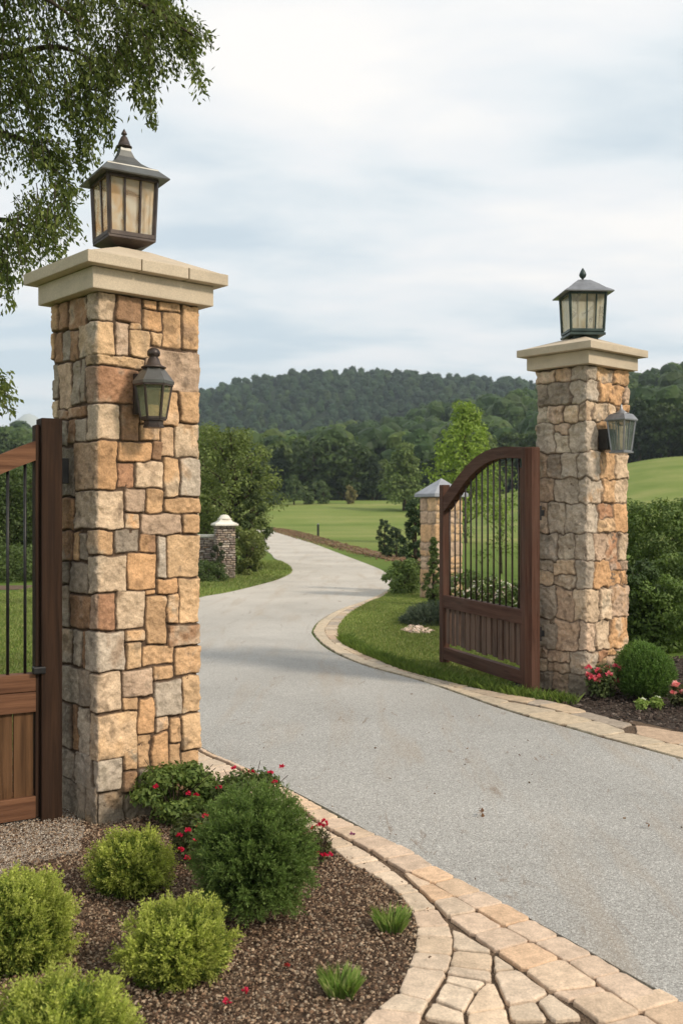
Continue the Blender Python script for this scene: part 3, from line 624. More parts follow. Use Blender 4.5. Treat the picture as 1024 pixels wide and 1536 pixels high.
# trees along the edge of the wood
rt = np.random.RandomState(8)
P1 = [(.034, .058, .018), (.066, .094, .028)]; P2 = [(.066, .100, .027), (.115, .150, .042)]; P3 = [(.020, .036, .016), (.036, .056, .023)]
protos = [crown_tree('broadleaf_tree', 'dark rounded broadleaf tree in the row at the foot of the wood', (0, 150), 8.6, 3.3, P1, rt, 30, 70, .62, .46, 'round', 'broadleaf trees along the edge of the wood'),
          crown_tree('broadleaf_tree', 'lighter green broadleaf tree in the row at the foot of the wood', (0, 150), 8.2, 3.0, P2, rt, 30, 70, .62, .46, 'tall', 'lighter trees along the edge of the wood'),
          crown_tree('conifer_tree', 'dark pointed conifer in the row at the foot of the wood', (0, 150), 8.4, 2.1, P3, rt, 34, 60, .60, .30, 'cone', 'conifers along the edge of the wood')]
cnt = [0, 0, 0]; i = 0
for row, (dd, st) in enumerate(((141, 3.4), (147, 3.6))):
    a = -.37
    while a < .43:
        k = [2, 0, 2, 0, 1, 0, 2, 0, 0, 1, 2][(i * 7 + row * 3) % 11]; d = dd + rt.rand() * 4; y = d / math.sqrt(1 + a * a); x = a * y; s = .72 + .38 * rt.rand()
        z = float(H(x, y)) - .1
        if cnt[k] == 0: t = protos[k]; t.location = (x, y, z); t.rotation_euler = (0, 0, rt.rand() * 6); t.scale = (s, s, s)
        else: t = dup(protos[k], (x, y, z), rt.rand() * 6, (s * (.9 + .2 * rt.rand()), s, s))
        cnt[k] += 1; a += (st + rt.rand() * 1.8) / d; i += 1

def at(px, d): return (d * (px - CX) / FPX, d)
BUSHG = [(.060, .092, .036), (.100, .135, .052)]
crown_tree('meadow_tree', 'pointed soft green tree standing in front of the wood, left of the bright tree', at(606, 112), 7.6, 2.5, [(.085, .125, .036), (.15, .195, .06)], rt, 60, 110, .34, .22, 'cone')
crown_tree('bushy_tree', 'small pointed green tree with three shrubs at the top of the meadow', at(441, 122), 3.6, 1.25, BUSHG, rt, 20, 70, .28, .2, 'cone')
for px, d, h, cr, nm, lb, pal in ((485, 124, 2.9, 1.15, 'meadow_bush', 'rounded dark meadow bush between the small pointed tree and the yellowish bush', BUSHG),
    (525, 124, 2.3, .62, 'meadow_bush', 'small yellowish bush at the top of the meadow', [(.15, .13, .05), (.20, .18, .08)]),
    (463, 123, 1.6, .9, 'meadow_bush', 'low dark bush right beside the small pointed tree', BUSHG), (414, 122, 1.5, 1.2, 'meadow_bush', 'wide low bush left of the small pointed tree', BUSHG),
    (400, 121, 1.8, 1.1, 'meadow_bush', 'low bush at the meadow edge nearest the drive', BUSHG), (640, 125, 1.6, 1.4, 'meadow_bush', 'low bush at the foot of the wood beside the soft green tree', BUSHG)):
    crown_tree(nm, lb, at(px, d), h, cr, pal, rt, 14, 70, .24, .17, 'round', cat='bush')
crown_tree('bright_tree', 'bright yellow green young tree behind the right gate', at(698, 46), 6.5, 1.85, [(.14, .21, .030), (.23, .30, .060)], rt, 90, 100, .15, .09, 'cone', tr=.012)
# clump of trees left of the bend
LT = [(.085, .115, .032), (.155, .190, .058)]
crown_tree('broad_tree', 'tall leafy green tree beside the small white capped pillar', at(350, 26.0), 3.70, 1.0, LT, rt, 84, 120, .085, .05, 'round')
crown_tree('broad_tree', 'green tree partly hidden behind the left stone pillar', at(306, 28), 3.95, 1.1, LT, rt, 84, 110, .085, .05, 'round')
crown_tree('broad_tree', 'slim leafy tree on the road side of the clump at the bend', at(376, 25.5), 2.7, .42, [(.05, .075, .026), (.075, .10, .036)], rt, 36, 150, .07, .04, 'column')
crown_tree('leafy_bush', 'yellowish green bush on the lawn right of the small white capped pillar', at(371, 23.4), 1.15, .42, [(.11, .14, .04), (.17, .19, .06)], rt, 22, 160, .06, .04, 'round', cat='bush')
crown_tree('leafy_bush', 'low green bush in front of the small stone wall', at(312, 21.3), .42, .45, [(.05, .08, .022), (.08, .11, .035)], rt, 18, 140, .05, .03, 'round', cat='bush')
crown_tree('leafy_bush', 'small dark bush leaning against the small white capped pillar', at(327, 21.6), .85, .17, [(.035, .045, .025), (.06, .07, .035)], rt, 14, 110, .045, .03, 'column', cat='bush')
# hedge and trees beyond the left gate
crown_tree('hedge_tree', 'dense green bushy tree beyond the left gate', at(14, 24), 2.55, 1.5, [(.045, .07, .020), (.075, .105, .032)], rt, 60, 170, .09, .055, 'round')
crown_tree('hedge_tree', 'wide green tree behind the left gate post', at(90, 25.5), 2.75, 1.5, [(.040, .064, .020), (.068, .095, .030)], rt, 60, 170, .09, .055, 'round')
crown_tree('hedge_tree', 'dark green tree at the edge of the view beyond the left gate', at(-80, 24), 2.9, 1.6, [(.036, .056, .018), (.06, .085, .028)], rt, 60, 170, .09, .055, 'round')
for px, d, lb in ((-20, 21.8, 'low path side bush beyond the left gate, cut by the picture edge'), (35, 21.5, 'low path side bush seen between the bars of the left gate'), (88, 22.3, 'low path side bush behind the left gate post')):
    crown_tree('path_bush', lb, at(px, d), .75, .75, [(.06, .09, .026), (.095, .13, .042)], rt, 20, 130, .06, .04, 'round', cat='bush')
# cypresses and shrubs by the rear pillar
DK = [(.026, .042, .022), (.048, .070, .036)]
crown_tree('dark_cypress', 'slender dark evergreen, left one of the pair by the red mulch', at(576, 33), 1.25, .24, DK, rt, 26, 110, .06, .03, 'column')
crown_tree('dark_cypress', 'bushy dark evergreen, right one of the pair by the red mulch', at(594, 32), .98, .36, DK, rt, 26, 110, .06, .03, 'column')
crown_tree('dark_cypress', 'tall dark columnar evergreen touching the rear stone pillar', at(622, 18.6), 1.78, .25, [(.030, .052, .024), (.050, .080, .036)], rt, 46, 150, .05, .026, 'column')
crown_tree('leafy_bush', 'leafy green bush at the foot of the tall columnar evergreen', at(606, 18.2), .62, .34, [(.085, .13, .035), (.15, .20, .065)], rt, 24, 150, .05, .032, 'round', cat='bush')
crown_tree('dwarf_conifer', 'narrow yellowish green conifer growing against the rear stone pillar', at(650, 15.9), 1.12, .15, [(.055, .085, .026), (.11, .15, .04)], rt, 44, 130, .035, .018, 'cone', trunk_h=.05)
# behind the gate bars
for px, d, h, cr, lb in ((695, 13.5, .72, .30, 'leafy flowering shrub seen through the left bars of the right gate'), (735, 13.0, .70, .34, 'leafy flowering shrub seen through the middle bars of the right gate'), (772, 12.6, .62, .30, 'leafy flowering shrub seen through the last bars by the right gate post')):
    t = crown_tree('flowering_shrub', lb, at(px, d), h, cr, [(.065, .105, .028), (.12, .16, .05)], rt, 24, 70, .055, .034, 'round', cat='shrub', tr=.012)
    f = Fol(); n = 260; u = rnd_unit(rt, n); P = u * np.array([cr, cr, h * .42]) + np.array([0, 0, h * .5])
    D = unit(u + rt.normal(size=(n, 3)) * .8); S = unit(np.cross(D, rnd_unit(rt, n))); V, F, C = leaves(P, D, S, .036, .032, mixpal(rt, n, [(.72, .62, .60), (.75, .70, .62), (.62, .42, .40)], .1)); f.add(V, F, C); f.build('blossom', t, M_PETAL)
crown_tree('leafy_tree', 'airy young tree glimpsed through the bars beside the right gate post', at(752, 24), 2.6, .8, [(.10, .15, .035), (.15, .20, .055)], rt, 20, 60, .08, .045, 'round', tr=.008)
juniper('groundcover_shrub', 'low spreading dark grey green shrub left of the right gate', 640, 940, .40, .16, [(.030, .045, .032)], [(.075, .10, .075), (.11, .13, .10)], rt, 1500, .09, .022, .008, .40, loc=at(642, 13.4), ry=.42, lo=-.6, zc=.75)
o = chips('gravel', gps([(600, 947), (612, 941), (634, 943), (652, 949), (640, 953), (614, 952)]), 260, .02, .06, [(.55, .42, .33), (.62, .52, .43), (.42, .31, .24)], .01, rt)
props(o, 'pale pinkish stones in front of the low spreading shrub by the right gate', 'gravel')
# right of the right pillar
crown_tree('large_bush', 'large dense dark green bush behind the right stone pillar', at(988, 13.2), 1.66, .62, [(.062, .100, .025), (.120, .165, .045)], rt, 90, 260, .050, .026, 'round', cat='bush', tr=.012)
crown_tree('large_bush', 'dark green bush at the far right, lower and farther than the large one', at(1046, 12.0), 1.05, .50, [(.060, .095, .024), (.12, .165, .045)], rt, 50, 260, .045, .026, 'round', cat='bush', tr=.012)
crown_tree('leafy_bush', 'light green bush above the round conifer by the right edge of the picture', at(996, 11.0), .78, .42, [(.075, .12, .028), (.14, .20, .05)], rt, 40, 230, .042, .026, 'round', cat='bush', tr=.012)
crown_tree('leafy_bush', 'dark leafy bush between the right pillar and the round conifer', at(948, 11.2), .95, .38, [(.035, .06, .018), (.06, .09, .028)], rt, 40, 220, .042, .026, 'round', cat='bush', tr=.012)

# ------------------------------------------------------------------ grass
def grass(name, label, polyl, n, h, rng, pal, box_=None, wid=.0035, yb=None):
    P = np.array(polyl); lo = P.min(0); hi = P.max(0)
    q = lo + rng.rand(n * 3, 2) * (hi - lo); q = q[in_poly(q, polyl)]
    if yb: q = q[rng.rand(len(q)) < np.clip((yb / np.maximum(q[:, 1], .1)) ** 1.5, 0, 1)]
    q = q[:n]; n = len(q); B = np.column_stack([q, np.full(n, -.003)])
    az = rng.rand(n) * 6.283; lean = rng.rand(n) * .7; D = np.stack([np.cos(az) * lean, np.sin(az) * lean, np.ones(n)], 1); D = unit(D)
    S = np.stack([-np.sin(az + rng.rand(n)), np.cos(az + rng.rand(n)), np.zeros(n)], 1); S = unit(S); hh = h * (.5 + .8 * rng.rand(n))
    wv = wid * (q[:, 1] / 8).clip(1, 3)
    bend = unit(D * np.array([1, 1, .0]) + 1e-6) * (hh * lean * .5)[:, None]
    V = np.stack([B - S * wv[:, None], B + S * wv[:, None], B + D * hh[:, None] * .6 + S * wv[:, None] * .8, B + D * hh[:, None] + bend], 1).reshape(-1, 3)
    F = np.arange(n * 4).reshape(-1, 4); c = mixpal(rng, n, pal, .2)
    pat = fbm(np.column_stack([q * .9, q[:, 0] * 0]), 3)[:, None]; c = c * (1 + pat * .9)
    o = mesh_np(name, V, F, M_LEAF, col=np.repeat(c, 4, axis=0)); return props(o, label, 'grass', kind='stuff')
GP = [(.105, .150, .036), (.160, .205, .055), (.235, .235, .090)]
LAWN_R = [tuple(p) for p in out_ if p[1] > 7.75] + gps([(600, 884), (640, 888), (700, 880), (800, 890), (830, 960)]) + [(1.75, 9.6), (1.35, 8.7)]
grass('lawn_grass', 'mown green grass of the lawn under the right gate', LAWN_R, 150000, .040, rng, GP)
edge = [tuple(p) for p in out_ if 7.75 < p[1] < 12]; e2 = [tuple(p) for p in offset(np.array(edge), -.16)]
grass('lawn_grass', 'taller grass fringe where the lawn meets the stone border', edge + e2[::-1], 16000, .085, rng, [(.065, .105, .020), (.115, .155, .035)])
LAWN_L = [tuple(p) for p in ED_L if 15 < p[1] < 30 and p[0] < -.9] + [(-3.2, 30), (-6, 29), (-6, 17), (-3.2, 15.2)]
grass('lawn_grass', 'green grass tongue inside the bend of the drive', LAWN_L, 60000, .05, rng, GP, wid=.004)
LAWN_G = gps([(-60, 1180), (40, 1196), (100, 1210), (110, 1100), (100, 960), (90, 890), (-60, 892)])
grass('lawn_grass', 'green grass seen through the left gate', LAWN_G, 60000, .045, rng, GP)

# ------------------------------------------------------------------ pillars
DR = (math.cos(R(41.7)), math.sin(R(41.7))); DL = (-DR[1], DR[0])      # along the right hand face, along the left hand face
PAL = dict(tan=(.58, .365, .200), pale=(.63, .47, .32), orange=(.61, .36, .185), brown=(.34, .20, .115), red=(.43, .235, .135), grey=(.49, .405, .315), dgrey=(.32, .26, .20), sand=(.65, .435, .25), pink=(.54, .385, .27))
_OLD = dict(tan=(.50, .355, .215), pale=(.54, .455, .335), orange=(.56, .325, .150), brown=(.27, .175, .115), red=(.36, .205, .125), grey=(.42, .375, .32), dgrey=(.25, .225, .195), sand=(.56, .425, .275), pink=(.47, .345, .25))
def pillar_surface(name, parent, wr, wl, Hh, stones, res, seed, gapw=.0045, edge=.017, depth=.026, warp=.007, mt=None, mort=(.085, .058, .036), rough=.004, rcorner=.022, rc=.020, side_shade=.0):
    rs = np.random.RandomState(seed); Pm = 2 * (wr + wl)
    sv = np.concatenate([np.arange(-wl, wr, res), np.arange(wr, wr + wl + wr, res * 3.0)]); vv = np.arange(0, Hh + res * .5, res)
    # rounded rectangle outline, s=0 at the near corner, inset so the stone faces land on it
    ins = depth * .82
    def pos(s):
        s = np.mod(s + wl, Pm) - wl; x = np.zeros_like(s); y = np.zeros_like(s)
        m = s < 0; y[m] = -s[m]; m = (s >= 0) & (s < wr); x[m] = s[m]; m = (s >= wr) & (s < wr + wl); x[m] = wr; y[m] = s[m] - wr; m = s >= wr + wl; x[m] = wr - (s[m] - wr - wl); y[m] = wl
        return x, y
    x, y = pos(sv); cx, cy = wr / 2, wl / 2; qx = np.abs(x - cx) - (wr / 2 - rcorner); qy = np.abs(y - cy) - (wl / 2 - rcorner)
    cor = (qx > 0) & (qy > 0); l = np.hypot(qx, qy); nx = np.where(cor, qx / np.maximum(l, 1e-9), (qx >= qy) * 1.0) * np.sign(x - cx); ny = np.where(cor, qy / np.maximum(l, 1e-9), (qy > qx) * 1.0) * np.sign(y - cy)
    bx = np.where(cor, cx + np.sign(x - cx) * (wr / 2 - rcorner) + nx * rcorner, x) - nx * ins; by = np.where(cor, cy + np.sign(y - cy) * (wl / 2 - rcorner) + ny * rcorner, y) - ny * ins
    S, Vv = np.meshgrid(sv, vv, indexing='ij'); sh = S.shape; Sf = S.ravel(); Vf = Vv.ravel()
    q3 = np.stack([Sf, Vf, Sf * 0 + seed], 1); wu = fbm(q3 * 13, 3) * warp * 2.2; wv = fbm(q3 * 13 + 40, 3) * warp * 2.2
    U = Sf + wu; W = Vf + wv; hgt = np.zeros(len(Sf)); colr = np.tile(np.array(mort), (len(Sf), 1)) * (1 + fbm(q3 * 60, 2)[:, None] * .5)
    q3 = np.stack([Sf, Vf, Sf * 0], 1)
    for (u0, u1, v0, v1, cn, prd) in stones:
        for sh_ in (0, -Pm, Pm):
            a0, a1 = u0 + sh_, u1 + sh_
            if a1 < sv[0] - .05 or a0 > Pm - wl + .05: continue
            m = np.where((U > a0 - .01) & (U < a1 + .01) & (W > v0 - .01) & (W < v1 + .01))[0]
            if not len(m): continue
            hx, hy = (a1 - a0) / 2 - gapw, (v1 - v0) / 2 - gapw; r = min(rc, hx * .5, hy * .5)
            ax = np.abs(U[m] - (a0 + a1) / 2) - hx + r; ay = np.abs(W[m] - (v0 + v1) / 2) - hy + r
            sd_ = np.hypot(np.maximum(ax, 0), np.maximum(ay, 0)) + np.minimum(np.maximum(ax, ay), 0) - r
            t = np.clip(-sd_ / edge, 0, 1); pr = np.sqrt(np.maximum(0, 1 - (1 - t) ** 2.4))
            tl = (rs.rand(2) - .5) * .05; loc = (U[m] - (a0 + a1) / 2) * tl[0] + (W[m] - (v0 + v1) / 2) * tl[1]
            off = rs.rand(3) * 50; n1 = fbm(q3[m] * 9 + off, 3); n2 = fbm(q3[m] * np.array([38, 38, 1]) + off, 4, .6)
            facet = np.abs(fbm(q3[m] * 6 + off + 9, 2)) * 2
            hh = pr * (depth + prd + loc + n1 * rough * 3.2 + n2 * rough * 2.0 - facet * rough * 1.0)
            k = hh > hgt[m]; mm = m[k]; hgt[mm] = hh[k]
            base = np.array(cn) * (1 + (rs.rand() - .5) * .16); alt = [np.array((.56, .33, .16)), np.array((.30, .20, .13)), np.array((.56, .47, .35)), np.array((.40, .36, .31))][rs.randint(4)]
            cs = fbm(q3[m] * 7 + off + 20, 4)[k]; st = fbm(q3[m] * np.array([22, 16, 1]) + off + 30, 4)[k]
            c = base * (1 + cs[:, None] * .80); f = np.clip((cs + st * .6 - .04) * 4, 0, .75)[:, None] * (.25 + rs.rand() * .75); c = c * (1 - f) + alt * f
            if u0 < -.04 and u1 > .04: wl_ = (sst(-.012, .006, -(Sf[m][k] + sh_ * 0)) * (sh_ == 0) * (.72 + cs * .6)).clip(0, .9)[:, None] * side_shade; c = c * (1 - wl_) + np.array((.33, .275, .22)) * (1 + cs[:, None] * .9) * wl_  # greys corner stones on the left face: mostly painted-in shade, some weathering
            dk = np.clip((st - .12) * 5, 0, .5)[:, None]; c = c * (1 - dk * .7)
            e = np.clip(t[k] * 1.6, 0, 1)[:, None]; colr[mm] = colr[mm] * (1 - e) + c * e
    sp_ = np.clip((.34 - Vf) / .34 + fbm(q3 * 9 + 70, 3) * 1.3, 0, 1)[:, None] * .42 * (Vf < .6)[:, None]; colr = colr * (1 - sp_) + np.array((.17, .15, .10)) * sp_
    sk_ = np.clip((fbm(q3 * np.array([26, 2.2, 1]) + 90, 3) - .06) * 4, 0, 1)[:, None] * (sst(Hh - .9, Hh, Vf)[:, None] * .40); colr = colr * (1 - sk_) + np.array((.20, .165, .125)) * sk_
    hgt = hgt + fbm(q3 * 70, 2) * .002
    X = (bx[:, None] + nx[:, None] * hgt.reshape(sh)); Y = (by[:, None] + ny[:, None] * hgt.reshape(sh)); 
    V = np.stack([X, Y, Vv], -1).reshape(-1, 3); n, k = sh; i, j = np.meshgrid(np.arange(n), np.arange(k - 1), indexing='ij'); i2 = (i + 1) % n
    F = np.stack([i * k + j, i2 * k + j, i2 * k + j + 1, i * k + j + 1], -1).reshape(-1, 4)
    return mesh_np(name, V, F, mt or M_STONE, parent, colr, smooth=True)
def random_stones(u0, u1, v0, v1, rs, pal, hmin=.09, hmax=.20, wmin=.08, wmax=.22, split=.35):
    out = []; v = v0
    while v < v1 - .03:
        h = hmin + (hmax - hmin) * rs.rand()
        if v + h > v1 - hmin * .7: h = v1 - v
        u = u0
        while u < u1 - .02:
            wd = wmin + (wmax - wmin) * rs.rand()
            if u + wd > u1 - wmin * .8: wd = u1 - u
            if h > .13 and rs.rand() < split:
                s = .35 + .3 * rs.rand(); out.append((u, u + wd, v, v + h * s)); out.append((u, u + wd, v + h * s, v + h))
            else: out.append((u, u + wd, v, v + h))
            u += wd
        v += h
    return [(a, b, c, d, pal[rs.randint(len(pal))], (rs.rand() - .5) * .012) for a, b, c, d in out]
def caps(t, wr, wl, Hh, o1, z1, o2, z2, z3, mt=None, joints=True):
    bm = BM(); box(bm, (wr / 2, wl / 2, Hh + z1 / 2 + .001), (wr + 2 * o1, wl + 2 * o1, z1)); obj('cap_moulding', bm, mt or M_CAP, t, bevel=.006)
    X0, X1, Y0, Y1 = -o2, wr + o2, -o2, wl + o2
    xs = [X0, X0 + (X1 - X0) * .36, X0 + (X1 - X0) * .70, X1] if joints else [X0, X1]
    for i in range(len(xs) - 1):
        g = .003 if joints else 0; a = xs[i] + (g if i else 0); b = xs[i + 1] - (g if i < len(xs) - 2 else 0)
        bm = BM(); box(bm, ((a + b) / 2, wl / 2, Hh + z1 + z2 / 2 + .003), (b - a, Y1 - Y0, z2)); obj('cap_slab', bm, mt or M_CAP, t, bevel=.005)
    bm = BM(); zb = Hh + z1 + z2 + .002; e = .012; c = [bm.verts.new(p) for p in ((X0 + e, Y0 + e, zb), (X1 - e, Y0 + e, zb), (X1 - e, Y1 - e, zb), (X0 + e, Y1 - e, zb))]
    w_ = .09; d = [bm.verts.new((wr / 2 + a * w_, wl / 2 + b * w_, zb + z3)) for a, b in ((-1, -1), (1, -1), (1, 1), (-1, 1))]
    for k in range(4): bm.faces.new((c[k], c[(k + 1) % 4], d[(k + 1) % 4], d[k]))
    bm.faces.new(d); obj('cap_top', bm, mt or M_CAP, t)

# left pillar: stones set out as in the photograph
CL = (-1.165, 4.83); WR_, WL_, HL = .588, .49, 2.575
def stoneA(x0, y0, x1, y1): return (x0 / 3.84 + 60, y0 / 3.84 + 420, x1 / 3.84 + 60, y1 / 3.84 + 420)
def stoneB(x0, y0, x1, y1): return (x0 / 2.328, y0 / 2.328 + 600, x1 / 2.328, y1 / 2.328 + 600)
XC = CX + FPX * CL[0] / CL[1]
FRONT = []
def fr(kind, rect, col, corner=None):
    x0, y0, x1, y1 = rect
    def uv(px, py):
        if px >= XC: s, z = on_plane(px, py, CL, DR); return s, z
        s, z = on_plane(px, py, CL, DL); return -s, z
    xm = (x0 + x1) / 2; ym = (y0 + y1) / 2; ul = uv(x0, ym)[0]; ur = uv(x1, ym)[0]
    if corner is not None: ul = uv(corner, ym)[0]
    xz = max(xm, XC + 1) if corner is not None else xm
    zt = uv(xz, y0)[1]; zb = uv(xz, y1)[1]; FRONT.append([ul, ur, zb, zt, PAL[col], (random.random() - .5) * .010])
random.seed(3)
A, B_ = stoneA, stoneB
def ca(x): return x / 3.84 + 60
def cb2(x): return x / 2.328
for r_, c_, k_ in [((322, 40, 436, 232), 'pale', 268), ((440, 50, 592, 241), 'brown', None), ((598, 66, 685, 166), 'orange', None), ((688, 76, 812, 184), 'tan', None), ((816, 90, 912, 403), 'tan', None), ((596, 168, 702, 296), 'orange', None), ((706, 187, 816, 390), 'tan', None),
    ((322, 233, 434, 433), 'sand', 220), ((438, 240, 515, 440), 'pink', None), ((518, 240, 590, 286), 'tan', None), ((518, 288, 641, 446), 'sand', None), ((645, 300, 706, 384), 'sand', None), ((322, 436, 606, 500), 'sand', 262), ((322, 502, 574, 712), 'red', 262), ((608, 402, 908, 634), 'pink', None),
    ((330, 712, 465, 918), 'pale', 270), ((468, 716, 573, 930), 'brown', None), ((576, 716, 690, 832), 'tan', None), ((576, 834, 690, 930), 'tan', None), ((692, 636, 799, 846), 'tan', None), ((802, 636, 908, 826), 'tan', None), ((778, 828, 908, 1021), 'pale', None),
    ((330, 921, 446, 1210), 'orange', 199), ((452, 934, 648, 1047), 'orange', None), ((650, 930, 706, 1044), 'brown', None), ((452, 1050, 548, 1198), 'red', None), ((550, 1048, 712, 1198), 'pale', None), ((692, 848, 776, 1018), 'tan', None), ((713, 1020, 803, 1252), 'tan', None), ((806, 1024, 908, 1252), 'grey', None),
    ((325, 1212, 494, 1437), 'pale', 197), ((498, 1202, 612, 1343), 'pink', None), ((614, 1200, 713, 1343), 'tan', None), ((716, 1255, 908, 1344), 'tan', None), ((500, 1346, 581, 1435), 'orange', None), ((584, 1346, 820, 1466), 'pink', None), ((823, 1346, 908, 1455), 'tan', None)]:
    fr('f', A(*r_), c_, ca(k_) if k_ else None)
for r_, c_, k_ in [((308, 455, 402, 539), 'tan', 304), ((405, 451, 489, 534), 'dgrey', None), ((490, 468, 547, 532), 'brown', None), ((550, 470, 581, 622), 'grey', None), ((583, 468, 692, 620), 'sand', None), ((313, 541, 441, 676), 'pale', 309), ((443, 534, 548, 664), 'orange', None), ((550, 623, 626, 679), 'orange', None),
    ((511, 662, 547, 682), 'orange', None), ((628, 622, 692, 779), 'sand', None), ((318, 678, 406, 806), 'red', 317), ((408, 666, 510, 799), 'pale', None), ((512, 683, 584, 855), 'tan', None), ((586, 676, 627, 782), 'tan', None), ((588, 784, 692, 858), 'brown', None), ((442, 800, 510, 846), 'tan', None), ((318, 808, 441, 948), 'grey', 300),
    ((445, 848, 498, 940), 'sand', None), ((500, 857, 609, 928), 'tan', None), ((612, 860, 692, 963), 'tan', None), ((320, 950, 426, 1093), 'pale', 318), ((428, 941, 535, 1039), 'pink', None), ((537, 930, 609, 977), 'tan', None), ((538, 979, 637, 1104), 'grey', None), ((640, 965, 692, 1091), 'sand', None), ((428, 1041, 481, 1086), 'tan', None),
    ((483, 1041, 540, 1163), 'orange', None), ((322, 1095, 482, 1256), 'sand', 312), ((542, 1106, 589, 1160), 'tan', None), ((591, 1106, 632, 1201), 'tan', None), ((634, 1093, 700, 1224), 'sand', None), ((484, 1165, 528, 1282), 'tan', None), ((530, 1162, 588, 1312), 'orange', None), ((430, 1216, 483, 1296), 'tan', None), ((590, 1203, 631, 1294), 'tan', None),
    ((326, 1258, 428, 1369), 'grey', 322), ((430, 1298, 481, 1366), 'brown', None), ((484, 1284, 528, 1366), 'dgrey', None), ((633, 1226, 700, 1300), 'tan', None), ((590, 1296, 700, 1420), 'brown', None), ((340, 1371, 438, 1502), 'dgrey', 341), ((440, 1369, 530, 1500), 'dgrey', None), ((532, 1316, 588, 1480), 'tan', None)]:
    fr('f', B_(*r_), c_, cb2(k_) if k_ else None)
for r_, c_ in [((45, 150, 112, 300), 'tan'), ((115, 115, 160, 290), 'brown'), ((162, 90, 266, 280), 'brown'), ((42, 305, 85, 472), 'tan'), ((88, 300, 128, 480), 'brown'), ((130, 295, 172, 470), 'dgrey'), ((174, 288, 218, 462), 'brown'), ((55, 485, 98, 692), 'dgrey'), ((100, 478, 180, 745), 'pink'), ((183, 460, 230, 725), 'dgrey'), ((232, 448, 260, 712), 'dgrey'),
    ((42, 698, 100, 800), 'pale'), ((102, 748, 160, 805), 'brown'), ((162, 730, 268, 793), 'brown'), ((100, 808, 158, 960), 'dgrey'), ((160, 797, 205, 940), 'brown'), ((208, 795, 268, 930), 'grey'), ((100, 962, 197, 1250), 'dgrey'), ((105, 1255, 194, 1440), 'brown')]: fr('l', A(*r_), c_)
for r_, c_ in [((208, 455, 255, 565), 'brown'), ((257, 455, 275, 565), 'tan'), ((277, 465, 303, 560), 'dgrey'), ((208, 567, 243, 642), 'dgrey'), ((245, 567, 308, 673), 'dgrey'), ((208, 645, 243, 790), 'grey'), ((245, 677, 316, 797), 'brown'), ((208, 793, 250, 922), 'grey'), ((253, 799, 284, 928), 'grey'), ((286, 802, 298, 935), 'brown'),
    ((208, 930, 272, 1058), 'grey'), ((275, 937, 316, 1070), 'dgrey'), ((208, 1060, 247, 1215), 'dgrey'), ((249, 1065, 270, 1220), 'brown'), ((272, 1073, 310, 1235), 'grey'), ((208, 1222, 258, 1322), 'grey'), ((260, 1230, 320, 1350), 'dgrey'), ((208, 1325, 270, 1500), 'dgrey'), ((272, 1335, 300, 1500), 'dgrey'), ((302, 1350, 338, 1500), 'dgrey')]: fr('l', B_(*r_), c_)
for s in FRONT:
    s[1] = WR_ + .012 if s[1] > WR_ - .035 else s[1]; s[0] = -WL_ - .01 if s[0] < -WL_ + .035 else s[0]
    s[3] = HL if s[3] > HL - .03 else s[3]; s[2] = -.02 if s[2] < .05 else s[2]; s[2] = max(s[2], -.02)
    s[0] = max(s[0], -WL_ - .01)
FRONT = [s for s in FRONT if s[1] - s[0] > .02 and s[3] - s[2] > .015]
rs = np.random.RandomState(4); palL = [PAL[k] for k in ('tan', 'pale', 'brown', 'sand', 'grey')]
back = random_stones(WR_ + .012, WR_ * 2 + WL_ * 2 - WL_ - .01 + 0, 0, HL, rs, palL)
left_pillar = thing('gate_pillar', 'large squared stone gate pillar in the left foreground', 'pillar', (CL[0], CL[1], 0), R(41.7))
pillar_surface('stonework', left_pillar, WR_, WL_, HL, [tuple(s) for s in FRONT] + back, .0042, 7, gapw=.0018, edge=.0075, depth=.0165, warp=.012, rough=.0090, rc=.009, mort=(.095, .060, .038), side_shade=.8)
caps(left_pillar, WR_, WL_, HL, .048, .103, .102, .058, .112)

# right pillar: rougher, more irregular stones
CR_ = (1.98, 8.17); WL2 = .51; WR2 = .605; HR = 2.70
rs = np.random.RandomState(12); SR = []
v = 0.0
palF = [PAL[k] for k in ('grey', 'grey', 'pink', 'dgrey', 'pale', 'pink')]; palW = [PAL[k] for k in ('sand', 'tan', 'pale', 'orange', 'pink', 'red')]
while v < HR - .02:
    h = .155 + .12 * rs.rand(); h = HR - v if v + h > HR - .09 else h
    ql, qr = .06 + .16 * rs.rand(), .09 + .12 * rs.rand(); SR.append((-ql, qr, v, v + h, palF[rs.randint(6)], (rs.rand() - .5) * .02))
    SR += [(a, b, c, d, e, f * 2.2) for a, b, c, d, e, f in random_stones(qr, WR2 + .01, v, v + h, rs, palW, h, h + .01, .13, .25, .22)]
    SR += [(a, b, c, d, e, f * 2.2) for a, b, c, d, e, f in random_stones(-WL2 - .01, -ql, v, v + h, rs, palF, h, h + .01, .12, .24, .30)]
    v += h
SR += random_stones(WR2 + .01, WR2 * 2 + WL2 - .01, 0, HR, rs, palF)
right_pillar = thing('gate_pillar', 'rough irregular stone gate pillar to the right of the drive', 'pillar', (CR_[0], CR_[1], 0), R(41.7))
pillar_surface('stonework', right_pillar, WR2, WL2, HR, SR, .0065, 9, gapw=.0015, edge=.013, depth=.026, warp=.032, rough=.014, rc=.016, side_shade=.35, mort=(.20, .15, .11), rcorner=.035)
caps(right_pillar, WR2, WL2, HR, .055, .11, .115, .060, .10, joints=False)

